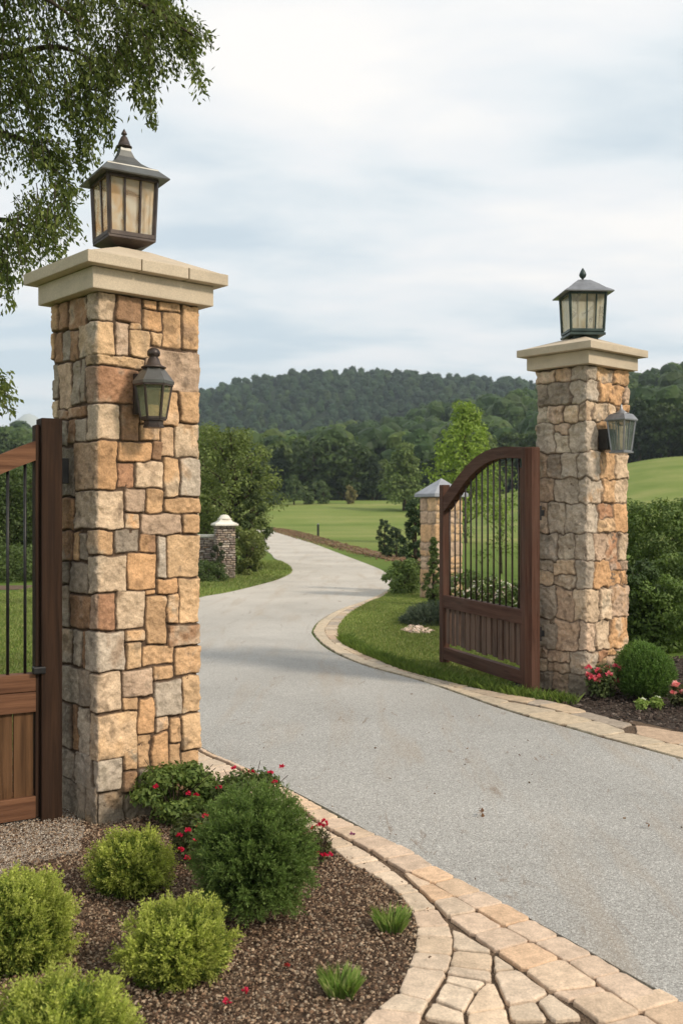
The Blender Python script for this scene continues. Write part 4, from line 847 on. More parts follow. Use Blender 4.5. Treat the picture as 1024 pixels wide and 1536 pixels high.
# rear pillar with grey cap
t = thing('stone_pillar', 'tan stone pillar with a grey pyramid cap behind the right gate', 'pillar', at(655, 16.8) + (0,), R(30))
t.location = (at(653, 16.9)[0], 16.9, 0); rs = np.random.RandomState(30)
pillar_surface('stonework', t, .56, .46, 1.74, random_stones(-.46, 1.6, 0, 1.74, rs, [PAL[k] for k in ('sand', 'sand', 'pink', 'tan', 'pink')], .16, .32, .16, .36), .014, 31, gapw=.003, edge=.03, depth=.022, warp=.03, mt=M_STONEFAR, mort=(.32, .24, .17), rough=.006)
bm = BM(); box(bm, (.28, .23, 1.765), (.70, .60, .05)); cs_ = obj('cap_slab', bm, M_GREYCAP, t, bevel=.005)
bm = BM(); c = [bm.verts.new(p) for p in ((-.07, -.07, 1.792), (.63, -.07, 1.792), (.63, .53, 1.792), (-.07, .53, 1.792))]; ap = bm.verts.new((.28, .23, 2.06)); bm.faces.new(c)
for k in range(4): bm.faces.new((c[k], c[(k + 1) % 4], ap))
obj('cap_top', bm, M_GREYCAP, cs_)
# small pillar with white cap
t = thing('stone_pillar', 'small ledgestone pillar with a white domed cap beside the bend of the drive', 'pillar', (at(325, 22.0)[0], 22.0, 0), R(18)); rs = np.random.RandomState(33)
LP = [(.44, .38, .33), (.34, .27, .23), (.50, .43, .36), (.27, .21, .18), (.42, .33, .25)]
pillar_surface('stonework', t, .42, .34, 1.17, random_stones(-.34, 1.18, 0, 1.17, rs, LP, .03, .06, .07, .20, 0), .011, 33, gapw=.004, edge=.012, depth=.034, warp=.012, mt=M_STONEFAR, mort=(.10, .08, .065), rough=.006)
bm = BM(); loft(bm, [(.36, 1.172), (.365, 1.20), (.33, 1.225), (.22, 1.26), (.175, 1.30), (.172, 1.31)], 4, R(45), (.21, .17)); obj('cap_slab', bm, M_WHITECAP, t, bevel=.006)
bm = BM(); loft(bm, [(.15, 1.311), (.155, 1.33), (.125, 1.335), (.115, 1.36), (.08, 1.40), (.02, 1.415)], 20, 0, (.21, .17)); obj('cap_top', bm, M_WHITECAP, t, True)
# low wall left of it
t = thing('stone_wall', 'short ledgestone garden wall joined to the small white capped pillar', 'wall', (at(330, 22.0)[0] - 1.45, 22.55, 0), R(-4)); rs = np.random.RandomState(35)
pillar_surface('stonework', t, 1.45, .26, .90, random_stones(-.26, 3.16, 0, .90, rs, LP[:4], .03, .06, .08, .24, 0), .013, 35, gapw=.004, edge=.012, depth=.034, warp=.012, mt=M_STONEFAR, mort=(.10, .08, .065), rough=.006)
bm = BM(); box(bm, (.725, .13, .935), (1.47, .30, .06)); obj('coping', bm, M_STONE if False else M_WHITECAP, t, bevel=.01)

# ------------------------------------------------------------------ lanterns
def square_lantern(label, loc, rz, a0, a1, zb, zt, roof, base, fin, mf, mr, mp, mull, group=None):
    t = thing('pillar_lantern', label, 'lantern', loc, rz)
    bm = BM(); loft(bm, base, 4, R(45)); obj('base', bm, mf, t, bevel=.002)
    bm = BM()
    for sx in (-1, 1):
        for sy in (-1, 1): bar(bm, (sx * a0, sy * a0, zb), (sx * a1, sy * a1, zt), .017, .017)
    for k in range(4):
        q = Matrix.Rotation(k * math.pi / 2, 3, 'Z'); bar(bm, q @ Vector((-a0, -a0, zb + .011)), q @ Vector((a0, -a0, zb + .011)), .020, .022); bar(bm, q @ Vector((-a1, -a1, zt - .012)), q @ Vector((a1, -a1, zt - .012)), .020, .024)
    obj('frame', bm, mf, t)
    for k in range(4):
        q = Matrix.Rotation(k * math.pi / 2, 3, 'Z'); i = .004
        bm = BM(); vs = [bm.verts.new(q @ Vector(p)) for p in ((-a0, -a0 + i, zb + .01), (a0, -a0 + i, zb + .01), (a1, -a1 + i, zt - .01), (-a1, -a1 + i, zt - .01))]; f = bm.faces.new(vs); r = bmesh.ops.extrude_face_region(bm, geom=[f]); 
        for v_ in r['geom']:
            if isinstance(v_, bmesh.types.BMVert): v_.co += q @ Vector((0, .003, 0))
        pn = obj('pane', bm, mp, t)
        for m_ in mull[k]:
            bm = BM(); bar(bm, q @ Vector((m_ * a0, -a0 - .001, zb + .02)), q @ Vector((m_ * a1, -a1 - .001, zt - .02)), .008, .010); obj('glazing_bar', bm, mf, pn)
    bm = BM(); loft(bm, roof, 4, R(45)); rfo = obj('roof', bm, mr, t, bevel=.0015)
    bm = BM(); loft(bm, fin, 16); obj('finial', bm, mf, rfo, True)
    bm = BM(); tube(bm, [(0, 0, zb + .01), (0, 0, zb + .11)], .018, 10); obj('candle', bm, M_WHITECAP, t, True)
    return t
s2 = math.sqrt(2)
capz = HL + .103 + .058 + .112 + .003
square_lantern('large bronze lantern with amber glass on top of the left stone pillar', (CL[0] + DR[0] * .30 + DL[0] * .25 - .012, CL[1] + DR[1] * .30 + DL[1] * .25, capz - .004), R(32), .116, .127, .062, .372,
    [(.124 * s2, .366), (.178 * s2, .362), (.180 * s2, .368), (.135 * s2, .412), (.134 * s2, .418), (.098 * s2, .434), (.066 * s2, .458), (.042 * s2, .490), (.028 * s2, .526), (.026 * s2, .540)],
    [(.026, -.004), (.026, .004), (.034, .012), (.108 * s2, .042), (.124 * s2, .050), (.124 * s2, .066), (.117 * s2, .070)],
    [(.018, .536), (.020, .543), (.040, .548), (.041, .553), (.034, .556), (.028, .575), (.016, .602), (.007, .610), (.006, .613), (.015, .616), (.015, .620), (.006, .637), (.001, .646)], M_BRONZE, M_ROOF, M_AMBER, ((-.33, .33), (-.33, .33), (-.33, .33), (.1,)))
capz2 = HR + .11 + .060 + .10 + .003
square_lantern('lantern with cream glass and teardrop finial on top of the right stone pillar', (CR_[0] + DR[0] * .30 + DL[0] * .25 + .0, CR_[1] + DR[1] * .30 + DL[1] * .25, capz2 - .004), R(3), .137, .152, .045, .375,
    [(.150 * s2, .370), (.205 * s2, .366), (.207 * s2, .374), (.190 * s2, .388), (.150 * s2, .412), (.105 * s2, .452), (.100 * s2, .456), (.052 * s2, .492), (.016 * s2, .502)],
    [(.10 * s2, -.03), (.10 * s2, .006), (.150 * s2, .016), (.150 * s2, .034), (.137 * s2, .040), (.137 * s2, .048)],
    [(.006, .500), (.010, .512), (.026, .528), (.031, .545), (.024, .565), (.012, .588), (.001, .604)], M_GREENM, M_PEWTER, M_CREAM, ((-.05, .48), (0,), (0,), ()))

def wall_lantern_hex():
    nrm = Vector((DR[1], -DR[0], 0)); s, z = on_plane(209, 600, CL, DR); bx, by = CL[0] + DR[0] * s, CL[1] + DR[1] * s
    t = thing('wall_lantern', 'six sided dark lantern with green glass on the face of the left pillar', 'lantern', (bx, by, 1.925), R(41.7))
    # local x along the wall, local y into the wall
    cy = -.135; r0 = Matrix.Rotation(0, 3, 'Z')
    bm = BM(); loft(bm, [(.050, -.002), (.050, .006), (.046, .010), (.046, .030), (.060, .034), (.060, .042)], 6, R(30), (0, cy)); obj('base', bm, M_BRONZE, t, bevel=.001)
    z0, z1, ra, rb = .042, .208, .060, .088
    P0 = [Vector((ra * math.cos(R(30 + 60 * k)), cy + ra * math.sin(R(30 + 60 * k)), z0)) for k in range(6)]; P1_ = [Vector((rb * math.cos(R(30 + 60 * k)), cy + rb * math.sin(R(30 + 60 * k)), z1)) for k in range(6)]
    bm = BM()
    for k in range(6): bar(bm, P0[k], P1_[k], .009, .009); bar(bm, P0[k] + Vector((0, 0, .004)), P0[(k + 1) % 6] + Vector((0, 0, .004)), .009, .008); bar(bm, P1_[k] - Vector((0, 0, .004)), P1_[(k + 1) % 6] - Vector((0, 0, .004)), .010, .012)
    obj('frame', bm, M_BRONZE, t)
    for k in range(6):
        c = Vector((0, cy, 0)); f_ = .95; bm = BM(); q = [P0[k], P0[(k + 1) % 6], P1_[(k + 1) % 6], P1_[k]]
        vs = [bm.verts.new(Vector((p.x * f_, cy + (p.y - cy) * f_, p.z))) for p in q]; bm.faces.new(vs); obj('pane', bm, M_GREEN, t)
    bm = BM(); loft(bm, [(.092, .206), (.098, .208), (.099, .222), (.095, .226), (.052, .284), (.050, .288)], 6, R(30), (0, cy)); rfo = obj('roof', bm, M_ROOF, t, bevel=.001)
    bm = BM(); loft(bm, [(.060, .286), (.061, .291), (.040, .300), (.036, .306), (.034, .308), (.027, .330), (.024, .334), (.020, .340), (.030, .346), (.032, .356), (.031, .366), (.024, .377), (.012, .384), (.001, .386)], 18, 0, (0, cy)); obj('finial', bm, M_BRONZE, rfo, True)
    bm = BM(); box(bm, (0, -.012, .17), (.075, .020, .20)); obj('backplate', bm, M_BRONZE, t, bevel=.004)
    bm = BM(); tube(bm, [(0, -.01, .235), (0, -.035, .240), (0, -.05, .235)], .009, 8); box(bm, (0, -.03, .215), (.022, .045, .018)); obj('arm', bm, M_BRONZE, t)
wall_lantern_hex()
def wall_lantern_sq():
    s, z = on_plane(904, 660, CR_, DR); bx, by = CR_[0] + DR[0] * s, CR_[1] + DR[1] * s
    t = thing('wall_lantern', 'square tapered pewter lantern on the side of the right pillar', 'lantern', (bx, by, 1.985), R(41.7)); 
    bm = BM(); box(bm, (-.01, -.045, .115), (.125, .09, .17)); obj('backplate', bm, M_BLACK, t, bevel=.006)
    cy = -.17; a0, a1, z0, z1 = .056, .080, .012, .262
    bm = BM(); box(bm, (0, cy, .006), (.14, .14, .014)); obj('base', bm, M_PEWTER, t, bevel=.002)
    bm = BM()
    for sx in (-1, 1):
        for sy in (-1, 1): bar(bm, (sx * a0, cy + sy * a0, z0), (sx * a1, cy + sy * a1, z1), .011, .011)
    for k in range(4):
        q = Matrix.Rotation(k * math.pi / 2, 3, 'Z'); c = Vector((0, cy, 0)); bar(bm, c + q @ Vector((-a0, -a0, z0 + .006)), c + q @ Vector((a0, -a0, z0 + .006)), .010, .010)
    obj('frame', bm, M_PEWTER, t)
    for k in range(4):
        q = Matrix.Rotation(k * math.pi / 2, 3, 'Z'); c = Vector((0, cy, 0)); bm = BM(); e = .97
        bm.faces.new([bm.verts.new(c + q @ Vector(p)) for p in ((-a0, -a0 * e, z0), (a0, -a0 * e, z0), (a1, -a1 * e, z1), (-a1, -a1 * e, z1))]); pn = obj('pane', bm, M_GREY, t)
        bm = BM(); bar(bm, c + q @ Vector((0, -a0, z0 + .01)), c + q @ Vector((0, -a1, z1 - .005)), .006, .006); obj('glazing_bar', bm, M_PEWTER, pn)
    bm = BM(); loft(bm, [(.085 * s2, .260), (.094 * s2, .262), (.095 * s2, .272), (.070 * s2, .312), (.062 * s2, .318)], 4, R(45), (0, cy)); rfo = obj('roof', bm, M_PEWTER, t, bevel=.002)
    bm = BM(); loft(bm, [(.066, .316), (.067, .324), (.045, .328), (.026, .345), (.016, .352), (.010, .372), (.007, .392), (.001, .400)], 16, 0, (0, cy)); obj('finial', bm, M_PEWTER, rfo, True)
wall_lantern_sq()

# ------------------------------------------------------------------ gates
def ribbon(bm, pts_top, pts_bot, y0, y1):
    n = len(pts_top); vs = []
    for (a, b) in zip(pts_top, pts_bot): vs.append([bm.verts.new((a[0], y0, a[1])), bm.verts.new((a[0], y1, a[1])), bm.verts.new((b[0], y1, b[1])), bm.verts.new((b[0], y0, b[1]))])
    for p, q in zip(vs, vs[1:]):
        for k in range(4): bm.faces.new((p[k], p[(k + 1) % 4], q[(k + 1) % 4], q[k]))
    bm.faces.new(vs[0]); bm.faces.new(vs[-1][::-1])
def right_gate():
    O = np.array([1.562, 8.36]); E = np.array([1.010, 9.93]); d = (E - O) / np.linalg.norm(E - O); Lg = np.linalg.norm(E - O)
    t = thing('driveway_gate', 'open reddish wooden gate with an arched top and dark bars at the right pillar', 'gate', (O[0], O[1], 0), math.atan2(d[1], d[0]))
    P = lambda px, py: on_plane(px, py, O, d)
    bm = BM(); loft(bm, [(.074, .008), (.074, 2.035), (.068, 2.042)], 8, R(22.5)); obj('post', bm, M_REDV, t, bevel=.003)
    bm = BM(); box(bm, (Lg, 0, .90), (.085, .075, 1.74)); obj('stile', bm, M_REDV, t, bevel=.005)
    bm = BM(); box(bm, (.10, 0, .98), (.060, .060, 1.80)); obj('stile', bm, M_REDV, t, bevel=.004)
    top = [P(*p) for p in ((787, 671), (760, 670), (740, 674), (720, 684), (702, 701), (686, 721), (668, 746))]; bot = [P(*p) for p in ((787, 688), (760, 687), (742, 691), (724, 701), (706, 718), (690, 740), (670, 768))]
    T = catmull(top, 6); B = catmull(bot, 6); T[0, 0] = B[0, 0] = .06; T[-1, 0] = B[-1, 0] = Lg - .03
    bm = BM(); ribbon(bm, T, B, -.034, .034); obj('top_rail', bm, M_REDH, t, bevel=.004)
    bm = BM(); box(bm, (Lg / 2 + .02, 0, .63), (Lg - .12, .070, .125)); obj('middle_rail', bm, M_REDH, t, bevel=.005)
    bm = BM(); box(bm, (Lg / 2 + .02, 0, .125), (Lg - .12, .065, .115)); obj('bottom_rail', bm, M_REDH, t, bevel=.005)
    n = 13
    for k in range(n):
        x = .165 + (Lg - .165 - .09) * (k + .3) / (n - .4); zt = np.interp(x, B[:, 0], B[:, 1]) + .01
        bm = BM(); tube(bm, [(x, 0, .68), (x, 0, float(zt))], .0085, 8); obj('bar', bm, M_BRONZE, t, True)
    n = 14; x0, x1 = .14, Lg - .05; p = (x1 - x0) / n
    for k in range(n):
        bm = BM(); box(bm, (x0 + p * (k + .5), -.002 + .004 * (k % 2), .392 + .004 * (k % 3)), (p * .74, .022, .355 - .012 * (k % 3))); obj('paling', bm, M_PALE, t, bevel=.003)
    for z in (.5, 1.5):
        bm = BM(); box(bm, (.0, -.075, z), (.05, .028, .12)); box(bm, (.0, -.10, z), (.035, .04, .05)); obj('hinge', bm, M_BLACK, t, bevel=.003)
right_gate()
def left_gate():
    O = np.array([-1.435, 4.955]); d = np.array([-.871, -.491]); Lg = 1.60
    t = thing('driveway_gate', 'brown wooden gate leaf with iron bars cut by the left edge of the picture', 'gate', (O[0], O[1], 0), math.atan2(d[1], d[0]))
    P = lambda px, py: on_plane(px, py, O, d)
    bm = BM(); box(bm, (-.005, 0, .99), (.100, .115, 1.965)); obj('post', bm, M_BRNV, t, bevel=.005)
    bm = BM(); box(bm, (.058, .0, .99), (.022, .07, 1.90)); obj('stile', bm, M_BRNV, t, bevel=.004)
    bm = BM(); box(bm, (Lg, 0, .86), (.085, .075, 1.60)); obj('stile', bm, M_BRNV, t, bevel=.004)
    a = P(60, 659)[1]; a2 = P(0, 684)[1]; b = P(60, 688)[1]; b2 = P(0, 713)[1]
    s0 = P(60, 660)[0]; s1 = P(0, 684)[0]
    xs = np.linspace(.068, Lg - .03, 22); q = (xs - s0) / (s1 - s0); drop = lambda z0, z1: z0 + (z1 - z0) * (q * .82 + q * q * .10)
    top = [(x, float(z)) for x, z in zip(xs, np.maximum(drop(a, a2), 1.05))]; bot = [(x, z - (a - b)) for x, z in top]
    bm = BM(); ribbon(bm, top, bot, -.036, .036); obj('top_rail', bm, M_BRNH, t, bevel=.004)
    z0, z1 = P(40, 1010)[1], P(40, 1036)[1]; bm = BM(); box(bm, (Lg / 2 + .022, 0, (z0 + z1) / 2), (Lg - .090, .075, z0 - z1)); obj('middle_rail', bm, M_BRNH, t, bevel=.005)
    z2 = P(40, 1067)[1]; bm = BM(); box(bm, (Lg / 2 + .022, .004, (z1 + z2) / 2 - .001), (Lg - .090, .070, z1 - z2 - .004)); obj('middle_rail', bm, M_BRNH, t, bevel=.004)
    z3, z4 = P(40, 1193)[1], P(40, 1226)[1]; bm = BM(); box(bm, (Lg / 2 + .022, 0, (z3 + z4) / 2), (Lg - .090, .075, z3 - z4)); obj('bottom_rail', bm, M_BRNH, t, bevel=.005)
    bm = BM(); box(bm, (Lg / 2 + .022, -.012, z3 + .016), (Lg - .090, .045, .028)); obj('bead', bm, M_BRNH, t, bevel=.003)
    n = 15; w_ = (Lg - .115) / n
    for k in range(n):
        bm = BM(); box(bm, (.071 + w_ * (k + .5), .006, (z2 + z3) / 2), (w_ - .005, .022, z2 - z3 + .02)); obj('board', bm, M_BRNP, t, bevel=.003)
    xb0 = P(38, 800)[0]; xb1 = P(12, 800)[0]; st = xb1 - xb0; k = 0; x = xb0
    while x < Lg - .06:
        zt = np.interp(x, [p[0] for p in bot], [p[1] for p in bot]) + .01
        bm = BM(); tube(bm, [(x, 0, z0 - .01), (x, 0, float(zt))], .0075, 8); obj('bar', bm, M_BLACK, t, True); x += st
    bm = BM(); box(bm, (.055, .045, z0 + .018), (.06, .04, .035)); obj('latch', bm, M_BLACK, t, bevel=.006)
    for z in (1.72,):
        bm = BM(); box(bm, (-.075, -.018, z), (.05, .050, .125)); obj('hinge', bm, M_BLACK, t, bevel=.004)
left_gate()

# marker post in the meadow
x, y = gp(477, 804); t = thing('marker_post', 'short dark marker post standing at the edge of the meadow', 'post', (x, y, 0)); bm = BM(); box(bm, (0, 0, .32), (.12, .10, .66)); obj('shaft', bm, M_BLACK, t, bevel=.01); bm = BM(); loft(bm, [(.085, .652), (.085, .68), (.03, .72)], 4, R(45)); obj('top', bm, M_PEWTER, t)

# ------------------------------------------------------------------ foreground shrubs
rg = np.random.RandomState(77)
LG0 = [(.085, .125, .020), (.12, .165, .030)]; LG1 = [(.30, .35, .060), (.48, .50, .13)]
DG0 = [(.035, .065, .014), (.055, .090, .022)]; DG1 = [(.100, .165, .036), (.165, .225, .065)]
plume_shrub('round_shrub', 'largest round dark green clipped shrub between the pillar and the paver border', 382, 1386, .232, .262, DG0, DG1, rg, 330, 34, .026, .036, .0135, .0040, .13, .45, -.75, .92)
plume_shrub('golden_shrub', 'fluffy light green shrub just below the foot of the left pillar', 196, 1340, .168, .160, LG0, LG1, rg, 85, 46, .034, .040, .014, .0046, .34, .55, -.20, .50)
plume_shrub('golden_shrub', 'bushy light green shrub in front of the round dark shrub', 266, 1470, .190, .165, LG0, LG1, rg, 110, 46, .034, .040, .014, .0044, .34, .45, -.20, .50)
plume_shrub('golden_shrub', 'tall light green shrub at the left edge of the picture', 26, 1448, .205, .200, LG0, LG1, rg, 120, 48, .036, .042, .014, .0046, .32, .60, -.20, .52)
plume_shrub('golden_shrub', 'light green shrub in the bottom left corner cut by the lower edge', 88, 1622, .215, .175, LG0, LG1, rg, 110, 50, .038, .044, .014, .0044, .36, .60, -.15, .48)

def rose(label, px, py, rx, rz, n, flowers, fc, rng, pal=[(.045, .075, .020), (.085, .12, .035)], ll=.022, lw=.014, loc=None, zc=.9, fr_=.016, shell=.25, nst=14):
    x, y = loc if loc else gp(px, py); t = thing('rose_bush', label, 'flowering plant', (x, y, .01)); bm = BM(); f = Fol(); tips = []
    for i in range(nst):
        a = i * 2.399; r = rx * (.35 + .6 * rng.rand()); h_ = rz * (1.0 + .9 * rng.rand()); p = (math.cos(a) * r, math.sin(a) * r, h_)
        tube(bm, [(0, 0, 0), (p[0] * .4, p[1] * .4, h_ * .6), p], [.004, .003, .0015], 5); tips.append(p)
    for k in range(22):
        u = rnd_unit(rng, 1)[0]; c = u * np.array([rx, rx, rz]) * .62 + np.array([0, 0, rz * zc + .02]); c[2] = max(c[2], rx * .22)
        leafy(f, c, (rx * .36, rx * .36, rz * .34), n // 22, ll, lw, pal, rng, shell=shell)
    f.build('foliage', t); obj('stem', bm, M_BARK, t)
    for (fx, fz, fy) in flowers:
        g = Fol(); m = 16; u = rnd_unit(rng, m); u[:, 2] = np.abs(u[:, 2]) * .8 + .1; u = unit(u); P = np.zeros((m, 3)) + np.array([fx, fy, fz]) + u * fr_ * .25
        S = unit(np.cross(u, rnd_unit(rng, m))); V, F_, C = leaves(P, u, S, fr_ * (.7 + .4 * rng.rand(m)), fr_ * .85, mixpal(rng, m, fc, .15)); g.add(V, F_, C); g.build('flower', t, M_PETAL)
    return t
RED = [(.42, .012, .045), (.60, .03, .09)]; PNK = [(.60, .12, .16), (.75, .40, .38)]
def fl(rng, n, rx, rz, k=1.0): return [(rx * k * (rng.rand() * 2 - 1), rz * (.9 + .9 * rng.rand()), -rx * .8 * rng.rand()) for _ in range(n)]
rose('leafy rose bush with red buds at the foot of the left pillar', 262, 1238, .25, .155, 6000, fl(rg, 3, .2, .13), RED, rg, ll=.024, lw=.015, pal=[(.06, .10, .022), (.15, .20, .050)])
rose('low rose bush with crimson flowers between the fluffy shrub and the round shrub', 292, 1300, .12, .11, 1500, [(-.05, .15, -.09), (-.015, .17, -.09), (.02, .13, -.10), (-.04, .10, -.12), (.03, .185, -.06), (-.01, .07, -.13), (.05, .21, -.02)], RED, rg, pal=[(.05, .06, .025), (.09, .11, .035)])
rose('rose bush with red flowers rising behind the top of the round shrub', 372, 1248, .20, .155, 3000, [(-.06, .30, -.05), (.02, .285, -.05), (.105, .27, .0), (.13, .24, -.05), (-.13, .22, -.08), (.16, .29, .02)], RED, rg, pal=[(.05, .08, .022), (.10, .13, .04)])
rose('straggling rose with bright red flowers hanging over the paver border', 482, 1302, .055, .085, 380, [(-.01, .175, -.01), (.012, .19, -.01), (.0, .165, .01), (.018, .175, .0), (-.035, .155, .0), (.01, .055, -.03), (.035, .05, -.02), (-.02, .06, -.03)], RED, rg, pal=[(.05, .05, .022), (.10, .11, .04)], ll=.016, lw=.010, fr_=.015)
rose('rose bush with pink red flowers at the foot of the right pillar', 905, 1055, .16, .145, 1500, fl(rg, 17, .15, .15), [(.50, .03, .09), (.72, .25, .28)], rg, loc=at(905, 8.1), ll=.03, lw=.02, fr_=.032, pal=[(.06, .085, .028), (.11, .14, .05)])
rose('rose bush with pale pink flowers at the right edge beside the round conifer', 1018, 1068, .11, .10, 800, fl(rg, 12, .10, .11), PNK, rg, loc=at(1019, 7.75), ll=.03, lw=.02, fr_=.03, pal=[(.06, .07, .03), (.11, .12, .05)])
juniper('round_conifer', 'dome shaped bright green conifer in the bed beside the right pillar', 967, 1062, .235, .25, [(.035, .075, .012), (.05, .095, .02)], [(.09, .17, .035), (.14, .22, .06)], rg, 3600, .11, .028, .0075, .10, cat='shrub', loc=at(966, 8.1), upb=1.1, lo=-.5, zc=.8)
for lb, px, d in (('small light green plant in front of the round conifer, left one of the two', 962, 7.62), ('small light green plant in front of the round conifer, right one of the two', 984, 7.7)):
    t = rose(lb, 0, 0, .055, .04, 330, [(.0, .09, 0), (.015, .085, -.01)], [(.75, .70, .66), (.8, .76, .72)], rg, loc=at(px, d), ll=.032, lw=.015, fr_=.014, pal=[(.16, .24, .05), (.27, .34, .10)], nst=6); t.name = 'bedding_plant'; t['category'] = 'plant'
def tuft(label, px, py, n, h, r):
    x, y = gp(px, py); q = (rg.rand(n, 2) - .5) * r; az = np.arctan2(q[:, 1], q[:, 0]) + rg.normal(size=n) * .5; ln = .15 + .45 * rg.rand(n); D = unit(np.stack([np.cos(az) * ln, np.sin(az) * ln, np.ones(n)], 1)); S = unit(np.stack([-np.sin(az), np.cos(az), 0 * az], 1)); hh = h * (.6 + .5 * rg.rand(n))[:, None]; B = np.column_stack([q, np.zeros(n)])
    wv = .0018; V = np.stack([B - S * wv, B + S * wv, B + D * hh * .6 + S * wv * .8, B + D * hh + (D * np.array([1, 1, 0])) * hh * .35], 1).reshape(-1, 3)
    o = mesh_np('grass_tuft', V, np.arange(n * 4).reshape(-1, 4), M_LEAF, col=np.repeat(mixpal(rg, n, [(.09, .17, .03), (.18, .26, .06), (.28, .30, .12)], .2), 4, axis=0)); o.location = (x, y, .012); props(o, label, 'grass tuft')
tuft('small bright green grass tuft in the mulch close to the paver border', 586, 1402, 420, .085, .07)
tuft('small bright green grass tuft in the mulch near the bottom edge', 512, 1497, 420, .082, .075)
def petalpile(label, px, py, z, fc, r=.014):
    x, y = gp(px, py, z); g = Fol(); m = 12; u = rnd_unit(rg, m); u[:, 2] = np.abs(u[:, 2]); P = u * r * .2; S = unit(np.cross(u, rnd_unit(rg, m))); V, F_, C = leaves(P, u, S, r, r * .8, mixpal(rg, m, fc, .15)); g.add(V, F_, C)
    o = g.build('fallen_flower', None, M_PETAL); o.location = (x, y, z); props(o, label, 'flower')
petalpile('fallen purple red flower lying on the paver border', 528, 1252, .055, [(.25, .03, .10), (.12, .05, .12)])
petalpile('fallen crimson flower on the mulch, left one near the bottom edge', 341, 1503, .03, RED)
petalpile('fallen crimson flower on the mulch, right one near the bottom edge', 368, 1487, .03, RED)
petalpile('fallen crimson flower on the mulch between the light shrubs', 430, 1450, .03, [(.30, .02, .03), (.35, .05, .04)], .012)
# leaf litter on the drive
for px, py, s_, lb in ((723, 1219, .036, 'dry brown leaf lying in the middle of the drive'), (973, 1236, .022, 'dark leaf fragment on the drive near the right edge'), (614, 1041, .03, 'small dark leaf on the drive near the stone border')):
    x, y = gp(px, py, .034); m = 5; u = rnd_unit(rg, m) * np.array([1, 1, .25]); u = unit(u); S = unit(np.cross(u, np.array([[0, 0, 1.0]])) + rg.normal(size=(m, 3)) * .2); V, F_, C = leaves(np.zeros((m, 3)), u, S, s_, s_ * .5, mixpal(rg, m, [(.12, .06, .03), (.20, .11, .06)], .2)); o = mesh_np('dry_leaf', V, F_, M_LEAF, col=C); o.location = (x, y, .036); props(o, lb, 'leaf')

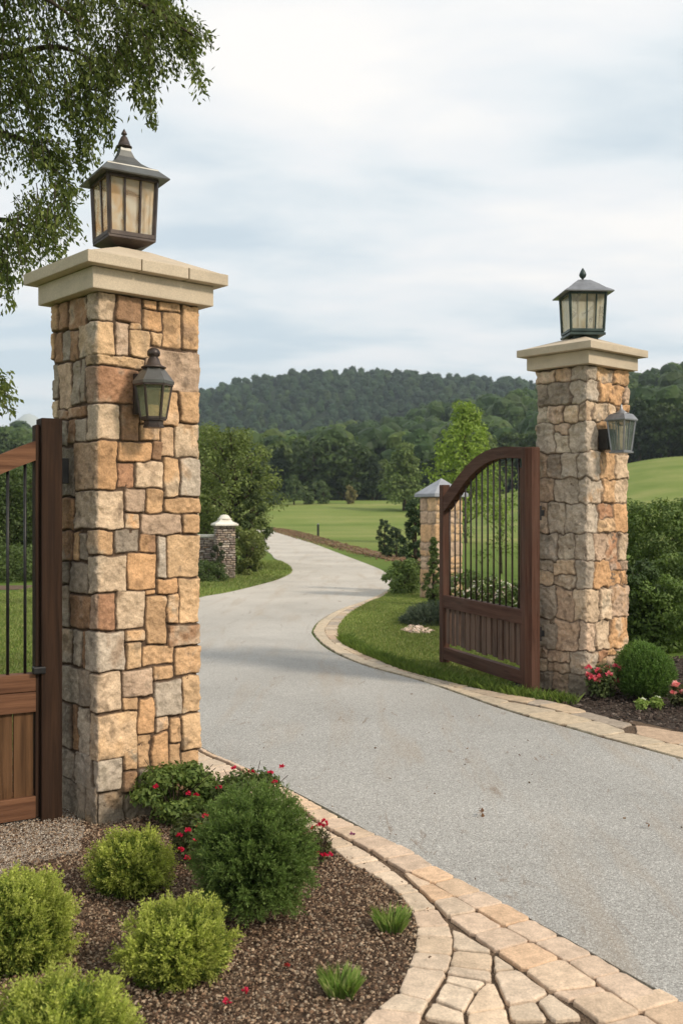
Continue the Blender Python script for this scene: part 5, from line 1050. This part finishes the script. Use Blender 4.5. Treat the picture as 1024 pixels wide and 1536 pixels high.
# ------------------------------------------------------------------ overhanging tree
def overhang():
    rng = np.random.RandomState(41); t = thing('overhanging_tree', 'tree with drooping small leaved branches over the upper left corner', 'tree', (-4.3, 7.6, 0)); O = np.array([-4.3, 7.6, 0.0])
    def W(px, py, d): return np.array([d * (px - CX) / FPX, d, EYE + (CY - py) * d / FPX]) - O
    bm = BM(); tube(bm, [(0, 0, -.1), (.05, 0, 1.2), (-.02, .05, 2.4), (.1, 0, 3.6), (.25, -.1, 4.8), (.4, -.2, 6.2)], [.21, .17, .15, .12, .09, .03], 12); obj('trunk', bm, M_BARK, t, True)
    bm = BM(); f = Fol(); pal = [(.048, .070, .016), (.090, .118, .028), (.150, .175, .044)]
    limbs = [[(.1, 0, 3.6), W(-60, 20, 7.0), W(60, -40, 6.6), W(170, -10, 6.4), W(245, 25, 6.3), W(300, 60, 6.25)], [(.0, 0, 2.6), W(-140, 260, 7.2), W(-40, 200, 6.9), W(50, 215, 6.7), W(100, 250, 6.6)], [(.05, 0, 3.0), W(-120, 100, 7.2), W(-20, 90, 6.8), W(80, 70, 6.6), W(140, 90, 6.5)],
        [(.0, 0, 2.2), W(-150, 380, 7.3), W(-60, 340, 7.0), W(10, 330, 6.8), W(60, 350, 6.7)], [(.2, -.1, 4.4), W(-20, -160, 6.8), W(120, -150, 6.5), W(220, -90, 6.4)], [(.25, -.1, 4.8), W(-60, -60, 6.3), W(40, -20, 6.0), W(130, 40, 6.0)], [(0, 0, 1.5), W(-150, 620, 6.9), W(-40, 590, 6.6), W(2, 590, 6.5)]]
    nodes = []
    for l in limbs:
        C = catmull([np.array(p, float) for p in l], 6); tube(bm, [tuple(p) for p in C], list(np.linspace(.05, .004, len(C))), 6); nodes += list(C[len(C) // 4:])
    nodes = np.array(nodes)
    def strand(p0, p1, dens, ll=.044, rad=.030):
        p0 = np.array(p0); p1 = np.array(p1); c = catmull([p0, p0 * .5 + p1 * .5 + np.array([0, 0, np.linalg.norm(p1 - p0) * .10]), p1], 6); tube(bm, [tuple(p) for p in c], list(np.linspace(.0035, .0012, len(c))), 4)
        Ln = np.linalg.norm(p1 - p0); n = max(6, int(dens * Ln)); q, tot = arcpts(c, np.sort(rng.rand(n)) * Ln); q = q + rng.normal(size=q.shape) * rad
        ax = unit(np.tile(p1 - p0, (n, 1))); D = unit(ax * .5 + rng.normal(size=(n, 3)) * .55 + np.array([0, 0, -.45])); S = unit(np.cross(D, rnd_unit(rng, n)))
        tint = .85 + .3 * rng.rand(); V, F_, C_ = leaves(q, D, S, ll * (.6 + .7 * rng.rand(n)), ll * .40 * (.7 + .6 * rng.rand(n)), mixpal(rng, n, pal, .2) * tint); f.add(V, F_, C_)
    hang = [((235, 15), (319, 66)), ((268, 45), (302, 132)), ((255, 35), (285, 95)), ((235, 40), (262, 110)), ((225, 50), (229, 182)), ((215, 55), (215, 160)), ((205, 40), (240, 112)), ((190, 50), (205, 150)), ((180, 60), (168, 140)), ((150, 70), (165, 216)), ((140, 90), (150, 205)), ((122, 110), (140, 245)), ((118, 150), (125, 262)), ((60, 210), (112, 345)), ((50, 230), (120, 300)), ((70, 225), (108, 255)), ((45, 290), (92, 392)), ((30, 300), (66, 372)), ((15, 330), (45, 400)), ((5, 340), (14, 455)), ((0, 380), (8, 430)), ((-8, 575), (18, 600)), ((-12, 580), (14, 620)), ((-14, 560), (10, 575)), ((240, 10), (290, 70)), ((200, 10), (232, 70)), ((70, 210), (112, 240)), ((215, 0), (300, 75)), ((30, 130), (60, 200)), ((100, 120), (108, 195))]
    for a, b in hang:
        for k in range(3):
            d = 6.2 + .6 * rng.rand(); j = rng.normal(size=4) * 4; strand(W(a[0] + j[0], a[1] + j[1], d), W(b[0] + j[2] * .5, b[1] + j[3] * .5, d - .05), 210)
    poly = [(-190, -200), (250, -170), (262, 20), (222, 70), (160, 120), (148, 165), (118, 185), (70, 165), (40, 205), (78, 235), (108, 300), (100, 340), (55, 375), (18, 400), (-190, 430)]
    q = np.column_stack([-190 + 460 * rng.rand(2600), -200 + 640 * rng.rand(2600)]); q = q[in_poly(q, poly)]
    den = fbm(np.column_stack([q / 46, q[:, 0] * 0]), 3); lim = np.where(q[:, 1] < 130, -.13, -.03) + np.clip((q[:, 0] - 120) / 900, 0, .1); q = q[den > lim - .01][:950]
    for px, py in q:
        d = 6.0 + 1.3 * rng.rand(); ln = 35 + 45 * rng.rand(); strand(W(px, py - ln * .5, d), W(px + (rng.rand() - .2) * 34, py + ln * .5, d - .05), 120 if py < 200 else 105, rad=.035)
    for c, r, n in (((1.0, -2.6, 6.3), 1.9, 5000), ((2.0, -4.2, 6.6), 1.7, 4200), ((-.4, -1.2, 6.6), 2.0, 4200), ((.0, -4.4, 6.0), 1.8, 4200)):  # unseen crown clumps added above the frame to shade the left pillar face
        leafy(f, c, (r, r, r * .62), n, .11, .055, pal, rng, shell=.3); tube(bm, [(.2, -.1, 4.4), (c[0] * .5, c[1] * .5, c[2] * .85), c], [.07, .05, .01], 6)
    obj('branches', bm, M_BARK, t, True); f.build('leaves', t)
overhang()

# ------------------------------------------------------------------ haze
def haze():
    bm = BM(); box(bm, (0, 850, 82), (2600, 2100, 168)); m = bpy.data.materials.new('haze_air'); m.use_nodes = True; nt = m.node_tree; nt.nodes.clear()
    out = N(nt, 'ShaderNodeOutputMaterial'); v = N(nt, 'ShaderNodeVolumePrincipled', Density=HZ); v.inputs['Color'].default_value = (.78, .89, 1.0, 1); v.inputs['Anisotropy'].default_value = .2
    L(nt, v.outputs[0], out.inputs['Volume']); o = obj('haze', bm, m); props(o, 'thin even haze in the air over the whole valley', 'haze', kind='stuff')
HZ = .00030
haze()
